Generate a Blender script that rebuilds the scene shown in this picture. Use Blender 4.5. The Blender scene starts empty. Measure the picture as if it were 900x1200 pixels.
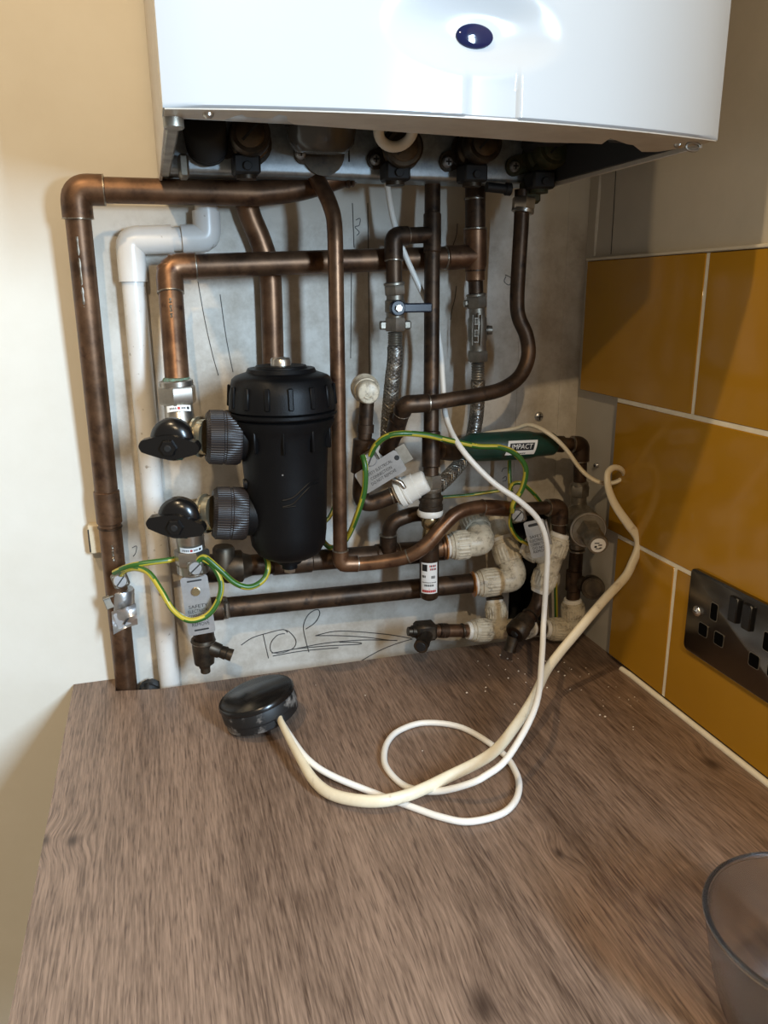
import bpy, bmesh, math, random
from mathutils import Vector as V, Matrix
random.seed(4)
S = bpy.context.scene
COL = S.collection
# ------------------------------------------------------------------ camera
F = 911.17
CP = V((0.123, -0.8754, 0.4372))
CR = V((0.96029, -0.27868, -0.00858)).normalized()
CF = V((0.26597, 0.92468, -0.27243)).normalized()
CU = CR.cross(CF).normalized(); CR = CF.cross(CU).normalized()
cam = bpy.data.cameras.new('camera'); co = bpy.data.objects.new('camera', cam); COL.objects.link(co)
co.matrix_world = Matrix(((CR.x, CU.x, -CF.x, CP.x), (CR.y, CU.y, -CF.y, CP.y), (CR.z, CU.z, -CF.z, CP.z), (0, 0, 0, 1)))
cam.sensor_fit = 'VERTICAL'; cam.sensor_height = 36; cam.lens = F / 1200 * 36
cam.clip_start = .01
S.camera = co
# ------------------------------------------------------------------ world, lamps, exposure
w = bpy.data.worlds.new('world'); S.world = w; w.use_nodes = True
w.node_tree.nodes['Background'].inputs[0].default_value = (1.0, .86, .68, 1)
w.node_tree.nodes['Background'].inputs[1].default_value = .25
S.view_settings.view_transform = 'Standard'; S.view_settings.look = 'None'
S.view_settings.gamma = 1; S.view_settings.use_curve_mapping = False
S.view_settings.exposure = 0.0
def spot(name, loc, tgt, power, col, size, ang, blend=.6):
    l = bpy.data.lights.new(name, 'SPOT'); l.energy = power; l.color = col; l.shadow_soft_size = size
    l.spot_size = math.radians(ang); l.spot_blend = blend
    o = bpy.data.objects.new(name, l); COL.objects.link(o); o.location = loc
    o.rotation_euler = (V(tgt) - V(loc)).to_track_quat('-Z', 'Y').to_euler(); return o
WARM = (1.0, .76, .47)
spot('ceiling_downlight', (-.28, -.76, 1.5), (.12, -.35, 0), 32, WARM, .02, 150)
spot('ceiling_downlight', (-.15, -1.92, 1.5), (.2, -.5, .2), 50, WARM, .02, 130)
al = bpy.data.lights.new('window_daylight', 'AREA'); al.shape = 'RECTANGLE'; al.size = .42; al.size_y = .45
al.energy = 84; al.color = (.57, .78, 1.0)
ao = bpy.data.objects.new('window_daylight', al); COL.objects.link(ao)
ao.location = (.66, -1.45, .66); ao.rotation_euler = V((-1, 0, 0)).to_track_quat('-Z', 'Y').to_euler()

# ------------------------------------------------------------------ geometry helpers
def ray(px, py): return CF + CR * ((px - 450) / F) - CU * ((py - 600) / F)
def P(px, py, y): d = ray(px, py); return CP + d * ((y - CP.y) / d.y)
def PX(px, py, x): d = ray(px, py); return CP + d * ((x - CP.x) / d.x)
def PZ(px, py, z): d = ray(px, py); return CP + d * ((z - CP.z) / d.z)
def PS(l): return [P(*a) for a in l]
def mpp(p): return (p - CP).dot(CF) / F          # metres per photo pixel at a point
def basis(d):
    d = d.normalized(); a = V((0, 0, 1)) if abs(d.z) < .9 else V((0, 1, 0))
    x = a.cross(d).normalized(); return x, d.cross(x).normalized(), d
def fillet(pts, R, n=8):
    out = [pts[0]]
    for i in range(1, len(pts) - 1):
        a, b, c = pts[i-1], pts[i], pts[i+1]
        d1 = (a - b); d2 = (c - b); k = min(R, d1.length * .49, d2.length * .49)
        p = b + d1.normalized() * k; q = b + d2.normalized() * k
        for j in range(n + 1):
            t = j / n; out.append(p * (1-t)**2 * 1 + b * (2*t*(1-t)) + q * t * t)
    out.append(pts[-1]); return out
def smooth(pts, n=6):
    out = []; L = len(pts)
    for i in range(L - 1):
        p0 = pts[max(i-1, 0)]; p1 = pts[i]; p2 = pts[i+1]; p3 = pts[min(i+2, L-1)]
        for j in range(n):
            t = j / n
            out.append(.5 * (2*p1 + (p2-p0)*t + (2*p0-5*p1+4*p2-p3)*t*t + (3*p1-p0-3*p2+p3)*t**3))
    out.append(pts[-1]); return out
class MB:
    def __init__(s): s.v = []; s.f = []; s.m = []
    def add(s, vs, fs, m=0):
        k = len(s.v); s.v += [V(a) for a in vs]
        for i, f in enumerate(fs):
            s.f.append([a + k for a in f]); s.m.append(m[i] if isinstance(m, list) else m)
        return s
    def tube(s, pts, r, n=16, caps=True, mf=None, flat=None, hollow=False):
        pts = [p for i, p in enumerate(pts) if i == 0 or (p - pts[i-1]).length > 1e-6]
        rs = r if isinstance(r, list) else [r] * len(pts)
        T = []
        for i in range(len(pts)):
            T.append((pts[min(i+1, len(pts)-1)] - pts[max(i-1, 0)]).normalized())
        x, y, _ = basis(T[0]); vs = []; fs = []; ms = []
        for i, p in enumerate(pts):
            x = (x - T[i] * x.dot(T[i])).normalized(); y = T[i].cross(x)
            for j in range(n):
                a = 2 * math.pi * j / n
                if flat: ca, sa = math.cos(a) * flat[0], math.sin(a) * flat[1]
                else: ca, sa = math.cos(a), math.sin(a)
                vs.append(p + (x * ca + y * sa) * rs[i])
        for i in range(len(pts) - 1):
            for j in range(n):
                fs.append([i*n+j, i*n+(j+1) % n, (i+1)*n+(j+1) % n, (i+1)*n+j]); ms.append(mf(i, j) if mf else 0)
        if caps:
            fs.append(list(range(n))[::-1]); fs.append([(len(pts)-1)*n+j for j in range(n)]); ms += [0, 0]
        return s.add(vs, fs, ms)
    def lathe(s, a, b, prof, n=28, gear=None, twist=0, m=0, lo=None):
        """prof: (fraction along a->b, radius). gear=(count, amount)"""
        x, y, d = basis(b - a); L = (b - a).length; vs = []; fs = []
        if gear: n = gear[0] * 4
        for t, r in prof:
            for j in range(n):
                an = 2 * math.pi * j / n + twist; rr = r
                if gear and (j % 4) in (2, 3) and r > gear[2]: rr = r - gear[1]
                vs.append(a + d * (t * L) + (x * math.cos(an) + y * math.sin(an)) * rr)
        k = len(prof)
        for i in range(k - 1):
            for j in range(n): fs.append([i*n+j, i*n+(j+1) % n, (i+1)*n+(j+1) % n, (i+1)*n+j])
        fs.append(list(range(n))[::-1]); fs.append([(k-1)*n+j for j in range(n)])
        return s.add(vs, fs, m)
    def cyl(s, a, b, r, n=24, ch=.12, m=0):
        L = (b - a).length; c = min(ch * r, L * .3) / L
        return s.lathe(a, b, [(0, r - c*L), (c, r), (1-c, r), (1, r - c*L)], n, m=m)
    def hexn(s, a, b, r, m=0, twist=.3):
        return s.lathe(a, b, [(0, r*.93), (.12, r), (.88, r), (1, r*.93)], 6, twist=twist, m=m)
    def rbox(s, c, ex, ey, ez, bv=.001, m=0):
        vs = []
        lx, ly, lz = ex.length, ey.length, ez.length; ux, uy, uz = ex/lx, ey/ly, ez/lz
        bv = min(bv, lx*.9, ly*.9, lz*.9)
        bm = bmesh.new()
        for i in (-1, 1):
            for j in (-1, 1):
                for k in (-1, 1):
                    for q in ((0, bv, bv), (bv, 0, bv), (bv, bv, 0)):
                        bm.verts.new(c + ux*i*(lx-q[0]) + uy*j*(ly-q[1]) + uz*k*(lz-q[2]))
        bmesh.ops.convex_hull(bm, input=bm.verts); bmesh.ops.dissolve_limit(bm, angle_limit=.01, verts=bm.verts, edges=bm.edges)
        bm.verts.index_update(); vs = [v.co.copy() for v in bm.verts]; fs = [[v.index for v in f.verts] for f in bm.faces]; bm.free()
        return s.add(vs, fs, m)
    def abox(s, x0, x1, y0, y1, z0, z1, bv=.001, m=0):
        return s.rbox(V(((x0+x1)/2, (y0+y1)/2, (z0+z1)/2)), V(((x1-x0)/2, 0, 0)), V((0, (y1-y0)/2, 0)), V((0, 0, (z1-z0)/2)), bv, m)
    def prism(s, pts2, o, ex, ey, ez, th, m=0):
        """outline in (ex,ey), from o extruded by th along ez"""
        n = len(pts2); vs = [o + ex*a + ey*b for a, b in pts2] + [o + ex*a + ey*b + ez*th for a, b in pts2]
        fs = [list(range(n))[::-1], list(range(n, 2*n))] + [[i, (i+1) % n, n+(i+1) % n, n+i] for i in range(n)]
        return s.add(vs, fs, m)
def blob_outline(w, h, r, n=5):
    o = []
    for cx, cy, a0 in ((w-r, h-r, 0), (-w+r, h-r, 90), (-w+r, -h+r, 180), (w-r, -h+r, 270)):
        for j in range(n):
            a = math.radians(a0 + 90*j/(n-1)); o.append((cx + r*math.cos(a), cy + r*math.sin(a)))
    return o
def mkmesh(name, mb, mats, base):
    me = bpy.data.meshes.new(name); me.from_pydata([v - base for v in mb.v], [], mb.f)
    if not isinstance(mats, (list, tuple)): mats = [mats]
    for m in mats: me.materials.append(M[m])
    me.polygons.foreach_set('material_index', mb.m); me.polygons.foreach_set('use_smooth', [True]*len(mb.f))
    bm = bmesh.new(); bm.from_mesh(me); bmesh.ops.recalc_face_normals(bm, faces=bm.faces); bm.to_mesh(me); bm.free()
    me.set_sharp_from_angle(angle=math.radians(38)); return me
def T(name, label, cat, loc, group=None):
    o = bpy.data.objects.new(name, None); COL.objects.link(o); o.location = loc; o.empty_display_size = .01
    o['label'] = label; o['category'] = cat
    if group: o['group'] = group
    return o
def base(o):
    while o.parent: o = o.parent
    return V(o.location)
def part(par, name, mb, mat, label=None, stuff=False):
    o = bpy.data.objects.new(name, mkmesh(name, mb, mat, base(par))); COL.objects.link(o); o.parent = par
    if label: o['label'] = label
    if stuff: o['kind'] = 'stuff'
    return o
def solo(name, label, cat, mb, mat, group=None, loc=None):
    b = loc if loc is not None else mb.v[0].copy()
    o = bpy.data.objects.new(name, mkmesh(name, mb, mat, b)); COL.objects.link(o); o.location = b
    o['label'] = label; o['category'] = cat
    if group: o['group'] = group
    return o
def struct(name, mb, mat, label=None):
    o = bpy.data.objects.new(name, mkmesh(name, mb, mat, V((0, 0, 0)))); COL.objects.link(o); o['kind'] = 'structure'
    if label: o['label'] = label
    return o
FONT_CACHE = {}
def text_mesh(txt):
    """unit-height flat text mesh: verts (x,y) centred, faces"""
    if txt in FONT_CACHE: return FONT_CACHE[txt]
    cu = bpy.data.curves.new('t', 'FONT'); cu.body = txt; cu.align_x = 'CENTER'; cu.align_y = 'CENTER'; cu.resolution_u = 2
    o = bpy.data.objects.new('t', cu); COL.objects.link(o); bpy.context.view_layer.update()
    me = bpy.data.meshes.new_from_object(o.evaluated_get(bpy.context.evaluated_depsgraph_get()))
    r = ([(v.co.x, v.co.y) for v in me.vertices], [list(p.vertices) for p in me.polygons])
    bpy.data.objects.remove(o); bpy.data.curves.remove(cu); bpy.data.meshes.remove(me)
    FONT_CACHE[txt] = r; return r
def add_text(mb, txt, o, ex, ey, h, width=None, m=0, fn=None):
    vs, fs = text_mesh(txt); k = h
    sx = h if width is None else width / (max(a for a, b in vs) - min(a for a, b in vs))
    mb.add([(fn(a*sx, b*h) if fn else o + ex*a*sx + ey*b*h) for a, b in vs], fs, m)

# ------------------------------------------------------------------ materials
M = {}
def nodes(name):
    m = bpy.data.materials.new(name); m.use_nodes = True; M[name] = m
    nt = m.node_tree; b = nt.nodes['Principled BSDF']; return nt, b
def N(nt, t, **k):
    n = nt.nodes.new(t)
    for a, b in k.items():
        if a in n.inputs: n.inputs[a].default_value = b
        else: setattr(n, a, b)
    return n
def mat(name, c1, c2=None, metal=0, rough=.5, scale=30, rough2=None, bump=0, bscale=None, detail=6, spec=None, lo=.35, hi=.65, stretch=None, c3=None, s3=120, amt3=(.6, .7)):
    nt, b = nodes(name); L = nt.links
    b.inputs['Metallic'].default_value = metal; b.inputs['Roughness'].default_value = rough
    b.inputs['Base Color'].default_value = (*c1, 1)
    if spec is not None: b.inputs['Specular IOR Level'].default_value = spec
    tc = N(nt, 'ShaderNodeTexCoord'); vec = tc.outputs['Object']
    if stretch:
        mp = N(nt, 'ShaderNodeMapping'); mp.inputs['Scale'].default_value = stretch; L.new(vec, mp.inputs[0]); vec = mp.outputs[0]
    if c2:
        nz = N(nt, 'ShaderNodeTexNoise', Scale=scale, Detail=detail, Roughness=.65); L.new(vec, nz.inputs['Vector'])
        rp = N(nt, 'ShaderNodeValToRGB'); rp.color_ramp.elements[0].position = lo; rp.color_ramp.elements[1].position = hi
        rp.color_ramp.elements[0].color = (*c1, 1); rp.color_ramp.elements[1].color = (*c2, 1)
        L.new(nz.outputs[0], rp.inputs[0]); out = rp.outputs[0]
        if c3:
            n3 = N(nt, 'ShaderNodeTexNoise', Scale=s3, Detail=(10.0 if name == 'pushfit' else 4.0), Roughness=(.85 if name == 'pushfit' else .5)); L.new(vec, n3.inputs['Vector'])
            mr = N(nt, 'ShaderNodeMapRange'); mr.inputs[1].default_value = amt3[0]; mr.inputs[2].default_value = amt3[1]; L.new(n3.outputs[0], mr.inputs[0])
            mx = N(nt, 'ShaderNodeMix', data_type='RGBA'); mx.inputs[7].default_value = (*c3, 1); L.new(mr.outputs[0], mx.inputs[0]); L.new(out, mx.inputs[6]); out = mx.outputs[2]
        L.new(out, b.inputs['Base Color'])
        if rough2 is not None:
            mr = N(nt, 'ShaderNodeMapRange'); mr.inputs[3].default_value = rough; mr.inputs[4].default_value = rough2
            L.new(nz.outputs[0], mr.inputs[0]); L.new(mr.outputs[0], b.inputs['Roughness'])
    if bump:
        n2 = N(nt, 'ShaderNodeTexNoise', Scale=bscale or scale*3, Detail=5.0); L.new(vec, n2.inputs['Vector'])
        bp = N(nt, 'ShaderNodeBump', Strength=bump, Distance=.001); L.new(n2.outputs[0], bp.inputs['Height']); L.new(bp.outputs[0], b.inputs['Normal'])
    return nt, b
mat('copper', (.07, .038, .022), (.20, .108, .058), metal=.75, rough=.32, rough2=.55, scale=28, c3=(.05, .025, .016), s3=70, amt3=(.58, .75))
mat('copper_warm', (.10, .052, .03), (.25, .135, .072), metal=.78, rough=.28, rough2=.5, scale=30, c3=(.07, .03, .018), s3=80, amt3=(.6, .75))
mat('copper_dark', (.038, .025, .017), (.11, .065, .038), metal=.75, rough=.35, rough2=.55, scale=32, c3=(.03, .02, .015), s3=90, amt3=(.55, .7))
mat('bronze', (.04, .032, .025), (.105, .078, .052), metal=.8, rough=.35, rough2=.55, scale=60)
mat('solder', (.42, .38, .32), (.2, .15, .1), metal=.9, rough=.35, scale=200)
mat('nickel', (.5, .46, .4), (.36, .32, .27), metal=.95, rough=.22, rough2=.4, scale=60)
mat('nickel_old', (.34, .305, .25), (.2, .178, .142), metal=.85, rough=.35, rough2=.55, scale=60)
mat('brass_pale', (.6, .52, .36), (.5, .42, .28), metal=.9, rough=.32, scale=60)
mat('brass', (.5, .38, .2), (.38, .3, .18), metal=.95, rough=.25, scale=60)
mat('galvanised', (.28, .31, .33), (.42, .46, .48), metal=.85, rough=.35, rough2=.5, scale=120)
mat('aluminium', (.62, .62, .62), (.5, .5, .5), metal=.9, rough=.3, scale=80)
mat('black_plastic', (.003, .003, .0033), (.004, .004, .0044), rough=.45, scale=40, bump=.15, bscale=900, spec=.2)
mat('black_gloss', (.006, .0055, .0055), rough=.24)
mat('void_black', (.002, .002, .002), rough=.9, spec=.05)
mat('brown_plastic', (.02, .013, .011), (.012, .009, .008), rough=.42, scale=60)
mat('rubber', (.008, .008, .008), rough=.6)
mat('pvc', (.74, .72, .68), (.66, .63, .58), rough=.32, scale=14, c3=(.35, .3, .24), s3=140, amt3=(.66, .74))
mat('pushfit', (.66, .60, .47), (.54, .47, .345), rough=.42, scale=50, c3=(.07, .05, .03), s3=90, amt3=(.50, .66), bump=.2, bscale=400)
mat('pushfit_clean', (.78, .75, .68), (.7, .66, .58), rough=.4, scale=60)
mat('white_enamel', (.46, .472, .475), rough=.16)
mat('cream_metal', (.55, .49, .41), (.47, .41, .34), rough=.4, scale=40)
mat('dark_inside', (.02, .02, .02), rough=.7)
mat('blue_badge', (.008, .012, .05), rough=.08)
mat('smoke_cup', (.07, .068, .065), rough=.18)
mat('green_fitting', (.008, .035, .025), (.012, .05, .035), rough=.32, scale=50, c3=(.03, .03, .02), s3=120, amt3=(.6, .7))
mat('moss', (.02, .03, .01), (.06, .05, .02), metal=.3, rough=.6, scale=120)
mat('verdigris', (.12, .24, .18), (.1, .09, .06), rough=.7, scale=400)
mat('earth_green', (.03, .11, .016), rough=.35)
mat('earth_yellow', (.46, .37, .035), rough=.35)
mat('cable_white', (.84, .81, .74), rough=.38)
mat('cable_cream', (.70, .60, .42), (.80, .72, .54), rough=.42, scale=24, c3=(.3, .2, .1), s3=60, amt3=(.64, .78))
mat('paper', (.8, .79, .76), rough=.5)
mat('ink_black', (.012, .012, .012), rough=.6)
mat('ink_red', (.5, .02, .02), rough=.6)
mat('pencil', (.06, .055, .05), rough=.7)
mat('tile', (.44, .225, .016), (.41, .205, .013), rough=.13, scale=6)
mat('grout', (.86, .81, .68), (.78, .72, .58), rough=.75, scale=60)
mat('tile_trim', (.7, .63, .5), rough=.5)
mat('black_nickel', (.17, .155, .14), (.22, .2, .18), metal=1, rough=.16, rough2=.26, scale=25)
mat('chrome', (.75, .72, .68), metal=1, rough=.12)
mat('blue_lever', (.012, .015, .025), rough=.35)
mat('wood_block', (.62, .52, .36), (.52, .42, .28), rough=.6, scale=60)
mat('plaster_dust', (.22, .2, .18), (.008, .008, .008), rough=.5, scale=38, lo=.34, hi=.46)
mat('amber_seal', (.35, .14, .03), rough=.4)
mat('crumb', (.75, .68, .58), rough=.8)
# dirty painted back wall
nt, b = mat('wall_paint', (.70, .665, .585), (.66, .62, .535), rough=.75, scale=7, bump=.35, bscale=45)
L = nt.links; tc = [n for n in nt.nodes if n.type == 'TEX_COORD'][0]
sx = N(nt, 'ShaderNodeSeparateXYZ'); L.new(tc.outputs['Object'], sx.inputs[0])
nz = N(nt, 'ShaderNodeTexNoise', Scale=9.0, Detail=5.0); L.new(tc.outputs['Object'], nz.inputs['Vector'])
ad = N(nt, 'ShaderNodeMath', operation='MULTIPLY_ADD'); L.new(nz.outputs[0], ad.inputs[0]); ad.inputs[1].default_value = .05; L.new(sx.outputs['X'], ad.inputs[2])
mr = N(nt, 'ShaderNodeMapRange'); mr.inputs[1].default_value = .085; mr.inputs[2].default_value = .115; L.new(ad.outputs[0], mr.inputs[0])
n2 = N(nt, 'ShaderNodeTexNoise', Scale=22.0, Detail=8.0, Roughness=.7); L.new(tc.outputs['Object'], n2.inputs['Vector'])
rp = N(nt, 'ShaderNodeValToRGB'); e = rp.color_ramp.elements; e[0].position = .33; e[0].color = (.45, .395, .32, 1); e[1].position = .6; e[1].color = (.69, .645, .57, 1)
L.new(n2.outputs[0], rp.inputs[0])
# brown staining of the unpainted plaster grows towards the corner with the old fittings
vd = N(nt, 'ShaderNodeVectorMath', operation='DISTANCE'); vd.inputs[1].default_value = (.62, .012, .12); L.new(tc.outputs['Object'], vd.inputs[0])
ms = N(nt, 'ShaderNodeMapRange'); ms.inputs[1].default_value = .08; ms.inputs[2].default_value = .34; ms.inputs[3].default_value = .75; ms.inputs[4].default_value = 0; L.new(vd.outputs[1], ms.inputs[0])
mu = N(nt, 'ShaderNodeMath', operation='MULTIPLY'); L.new(ms.outputs[0], mu.inputs[0]); L.new(nz.outputs[0], mu.inputs[1])
st = N(nt, 'ShaderNodeMix', data_type='RGBA'); st.inputs[7].default_value = (.16, .11, .06, 1); L.new(mu.outputs[0], st.inputs[0]); L.new(rp.outputs[0], st.inputs[6])
mz = N(nt, 'ShaderNodeMapRange'); mz.inputs[1].default_value = .50; mz.inputs[2].default_value = .53; mz.inputs[3].default_value = 1; mz.inputs[4].default_value = 0; L.new(sx.outputs['Z'], mz.inputs[0])
mm = N(nt, 'ShaderNodeMath', operation='MULTIPLY'); L.new(mr.outputs[0], mm.inputs[0]); L.new(mz.outputs[0], mm.inputs[1])
mx = N(nt, 'ShaderNodeMix', data_type='RGBA'); L.new(mm.outputs[0], mx.inputs[0])
old = [n for n in nt.nodes if n.type == 'VALTORGB' and n != rp][0]
L.new(old.outputs[0], mx.inputs[6]); L.new(st.outputs[2], mx.inputs[7]); L.new(mx.outputs[2], b.inputs['Base Color'])
mat('wall_side_paint', (.56, .51, .43), (.5, .46, .385), rough=.7, scale=9, bump=.3, bscale=40)
# oak laminate, grain along Y with a few knots
nt, b = nodes('oak'); L = nt.links; b.inputs['Roughness'].default_value = .42
tc = N(nt, 'ShaderNodeTexCoord'); vec = tc.outputs['Object']
KN = [PZ(835, 895, 0), PZ(565, 1178, 0), PZ(85, 985, 0), PZ(52, 985, 0), PZ(655, 1000, 0)]
ksum = None; wob = None
for i, k in enumerate(KN):
    d = N(nt, 'ShaderNodeVectorMath', operation='SUBTRACT'); d.inputs[1].default_value = (k.x, k.y, 0); L.new(vec, d.inputs[0])
    sc = N(nt, 'ShaderNodeVectorMath', operation='MULTIPLY'); sc.inputs[1].default_value = (1, .6, 0); L.new(d.outputs[0], sc.inputs[0])
    ln = N(nt, 'ShaderNodeVectorMath', operation='LENGTH'); L.new(sc.outputs[0], ln.inputs[0])
    s_ = [.007, .009, .005, .0045, .004][i]
    g = N(nt, 'ShaderNodeMapRange'); g.inputs[1].default_value = 0; g.inputs[2].default_value = s_*1.6; g.inputs[3].default_value = 1; g.inputs[4].default_value = 0
    g.interpolation_type = 'SMOOTHSTEP'; L.new(ln.outputs[1], g.inputs[0])
    g2 = N(nt, 'ShaderNodeMapRange'); g2.inputs[1].default_value = 0; g2.inputs[2].default_value = s_*5; g2.inputs[3].default_value = .007; g2.inputs[4].default_value = 0
    g2.interpolation_type = 'SMOOTHSTEP'; L.new(ln.outputs[1], g2.inputs[0])
    if ksum is None: ksum, wob = g.outputs[0], g2.outputs[0]
    else:
        a = N(nt, 'ShaderNodeMath', operation='ADD'); L.new(ksum, a.inputs[0]); L.new(g.outputs[0], a.inputs[1]); ksum = a.outputs[0]
        a = N(nt, 'ShaderNodeMath', operation='ADD'); L.new(wob, a.inputs[0]); L.new(g2.outputs[0], a.inputs[1]); wob = a.outputs[0]
cx = N(nt, 'ShaderNodeCombineXYZ'); L.new(wob, cx.inputs[0])
av = N(nt, 'ShaderNodeVectorMath', operation='ADD'); L.new(vec, av.inputs[0]); L.new(cx.outputs[0], av.inputs[1])
def stretched(s, scale, det, rough=.6, dist=0):
    mp = N(nt, 'ShaderNodeMapping'); mp.inputs['Scale'].default_value = s; L.new(av.outputs[0], mp.inputs[0])
    n = N(nt, 'ShaderNodeTexNoise', Scale=scale, Detail=det, Roughness=rough, Distortion=dist); L.new(mp.outputs[0], n.inputs['Vector']); return n
g1 = stretched((1, .05, 1), 520, 3, .65, .1); g2 = stretched((1, .07, 1), 60, 6, .7, .25); g3 = stretched((1, .14, 1), 11, 2)
rp = N(nt, 'ShaderNodeValToRGB'); e = rp.color_ramp.elements; e[0].position = .38; e[0].color = (.072, .043, .028, 1); e[1].position = .60; e[1].color = (.29, .195, .138, 1)
a = N(nt, 'ShaderNodeMix', data_type='FLOAT'); a.inputs[0].default_value = .36; L.new(g1.outputs[0], a.inputs[2]); L.new(g2.outputs[0], a.inputs[3])
a2 = N(nt, 'ShaderNodeMix', data_type='FLOAT'); a2.inputs[0].default_value = .25; L.new(a.outputs[0], a2.inputs[2]); L.new(g3.outputs[0], a2.inputs[3])
L.new(a2.outputs[0], rp.inputs[0])
g4 = stretched((1, .06, 1), 620, 2, .5, 0)
po = N(nt, 'ShaderNodeMapRange'); po.inputs[1].default_value = .56; po.inputs[2].default_value = .68; po.inputs[4].default_value = .7; L.new(g4.outputs[0], po.inputs[0])
pm = N(nt, 'ShaderNodeMix', data_type='RGBA'); pm.inputs[7].default_value = (.075, .045, .032, 1); L.new(po.outputs[0], pm.inputs[0]); L.new(rp.outputs[0], pm.inputs[6])
mx = N(nt, 'ShaderNodeMix', data_type='RGBA'); mx.inputs[7].default_value = (.035, .02, .014, 1); L.new(pm.outputs[2], mx.inputs[6])
kk = N(nt, 'ShaderNodeMath', operation='MULTIPLY'); kk.inputs[1].default_value = .85; L.new(ksum, kk.inputs[0]); L.new(kk.outputs[0], mx.inputs[0])
L.new(mx.outputs[2], b.inputs['Base Color'])
bp = N(nt, 'ShaderNodeBump', Strength=.35, Distance=.0006); L.new(a.outputs[0], bp.inputs['Height']); L.new(bp.outputs[0], b.inputs['Normal'])
# braided steel
nt, b = nodes('braid'); L = nt.links; b.inputs['Metallic'].default_value = .9; b.inputs['Roughness'].default_value = .35
tc = N(nt, 'ShaderNodeTexCoord'); ck = N(nt, 'ShaderNodeTexVoronoi', Scale=420.0); L.new(tc.outputs['Object'], ck.inputs['Vector'])
rp = N(nt, 'ShaderNodeValToRGB'); e = rp.color_ramp.elements; e[0].color = (.75, .72, .67, 1); e[1].color = (.12, .11, .10, 1); e[1].position = .75
L.new(ck.outputs['Distance'], rp.inputs[0]); L.new(rp.outputs[0], b.inputs['Base Color'])
# clear glass
nt, b = nodes('clear_glass'); b.inputs['Transmission Weight'].default_value = 1; b.inputs['Roughness'].default_value = .2; b.inputs['IOR'].default_value = 1.35; b.inputs['Base Color'].default_value = (.8, .82, .84, 1)
nt, b = nodes('pane_glass'); b.inputs['Transmission Weight'].default_value = 1; b.inputs['Roughness'].default_value = 0; b.inputs['IOR'].default_value = 1.45

# ------------------------------------------------------------------ the setting
YW, XW = .012, .6367
def plane_wall(mb, axis, c, a0, a1, z0, z1, th):
    if axis == 'y': mb.abox(a0, a1, c, c + th, z0, z1, .0005)
    else: mb.abox(c, c + th, a0, a1, z0, z1, .0005)
HX0, HX1, HZ0, HZ1 = P(598, 660, YW).x, P(645, 660, YW).x, P(620, 738, YW).z, P(620, 604, YW).z
wb = MB()
for x0_, x1_, z0_, z1_ in ((-1.6, HX0, -.9, 1.5), (HX1, XW + .1, -.9, 1.5), (HX0, HX1, -.9, HZ0), (HX0, HX1, HZ1, 1.5)): plane_wall(wb, 'y', YW, x0_, x1_, z0_, z1_, .08)
wall = struct('wall_back', wb, 'wall_paint', 'cream painted back wall with unpainted stained plaster behind the pipes')
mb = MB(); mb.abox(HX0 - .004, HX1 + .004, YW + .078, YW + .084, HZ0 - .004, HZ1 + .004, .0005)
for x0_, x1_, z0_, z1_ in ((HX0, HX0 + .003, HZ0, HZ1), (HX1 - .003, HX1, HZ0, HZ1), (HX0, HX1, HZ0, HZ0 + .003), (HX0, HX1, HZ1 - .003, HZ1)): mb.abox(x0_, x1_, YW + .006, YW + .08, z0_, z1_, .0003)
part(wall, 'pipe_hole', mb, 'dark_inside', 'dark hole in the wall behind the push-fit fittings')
wr = MB()
for y0, y1, z0, z1 in ((-1.15, YW, -.9, 1.5), (-1.75, -1.15, -.9, .36), (-1.75, -1.15, .96, 1.5), (-2.6, -1.75, -.9, 1.5)):
    plane_wall(wr, 'x', XW, y0, y1, z0, z1, .1)
wallr = struct('wall_right', wr, 'wall_side_paint', 'grey cream side wall tiled above the worktop')
# window in the side wall, further along, that lets the daylight in
wf = MB()
for y0, y1, z0, z1 in ((-1.75, -1.72, .36, .96), (-1.18, -1.15, .36, .96), (-1.72, -1.18, .36, .39), (-1.72, -1.18, .93, .96)):
    wf.abox(XW + .05, XW + .09, y0, y1, z0, z1, .003)
win = struct('window_1', wf, 'white_enamel', 'white framed window in the side wall')
mb = MB(); mb.abox(XW + .066, XW + .072, -1.73, -1.17, .38, .94, .0005); part(win, 'pane', mb, 'pane_glass')
mb = MB(); mb.tube([PX(704, 196, XW), PX(703, 225, XW), PX(700, 262, XW), PX(697, 300, XW)], [.001, .0022, .0028, .0015], 7); part(wallr, 'filler_bead', mb, 'pushfit_clean', 'white filler bead in the wall corner')
mb = MB(); mb.tube([PX(722, 196, XW - .0002), PX(719, 250, XW - .0002), PX(716, 298, XW - .0002)], .0006, 6); part(wallr, 'plaster_crack', mb, 'pencil')
# tiles
def tile(y0, y1, z0, z1):
    mb = MB(); mb.abox(XW - .008, XW + .002, y1, y0, z0, z1, .0007); part(wallr, 'tile', mb, 'tile')
YE = -.86
for z0, z1, ys in ((.3178, .4700, (-.0065, -.2235, -.5395, YE)), (.1603, .3128, (-.0905, -.3815, -.6975, YE)), (.0062, .1553, (-.112, -.2215, -.5375, YE))):
    for i in range(len(ys) - 1):
        tile(ys[i] - (.0025 if i else 0), ys[i+1] + .0025, z0, z1)
gm = MB(); gm.abox(XW - .0074, XW + .002, YE, -.0905, .3128, .3178, .0003); gm.abox(XW - .0074, XW + .002, YE, -.112, .1553, .1603, .0003)
for y, z0, z1 in ((-.2235, .3178, .47), (-.5395, .3178, .47), (-.3815, .1603, .3128), (-.6975, .1603, .3128), (-.2215, .006, .1553), (-.5375, .006, .1553)):
    gm.abox(XW - .0074, XW + .002, y - .0025, y + .0025, z0, z1, .0003)
part(wallr, 'grout', gm, 'grout', 'off white grout lines between the tiles')
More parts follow.
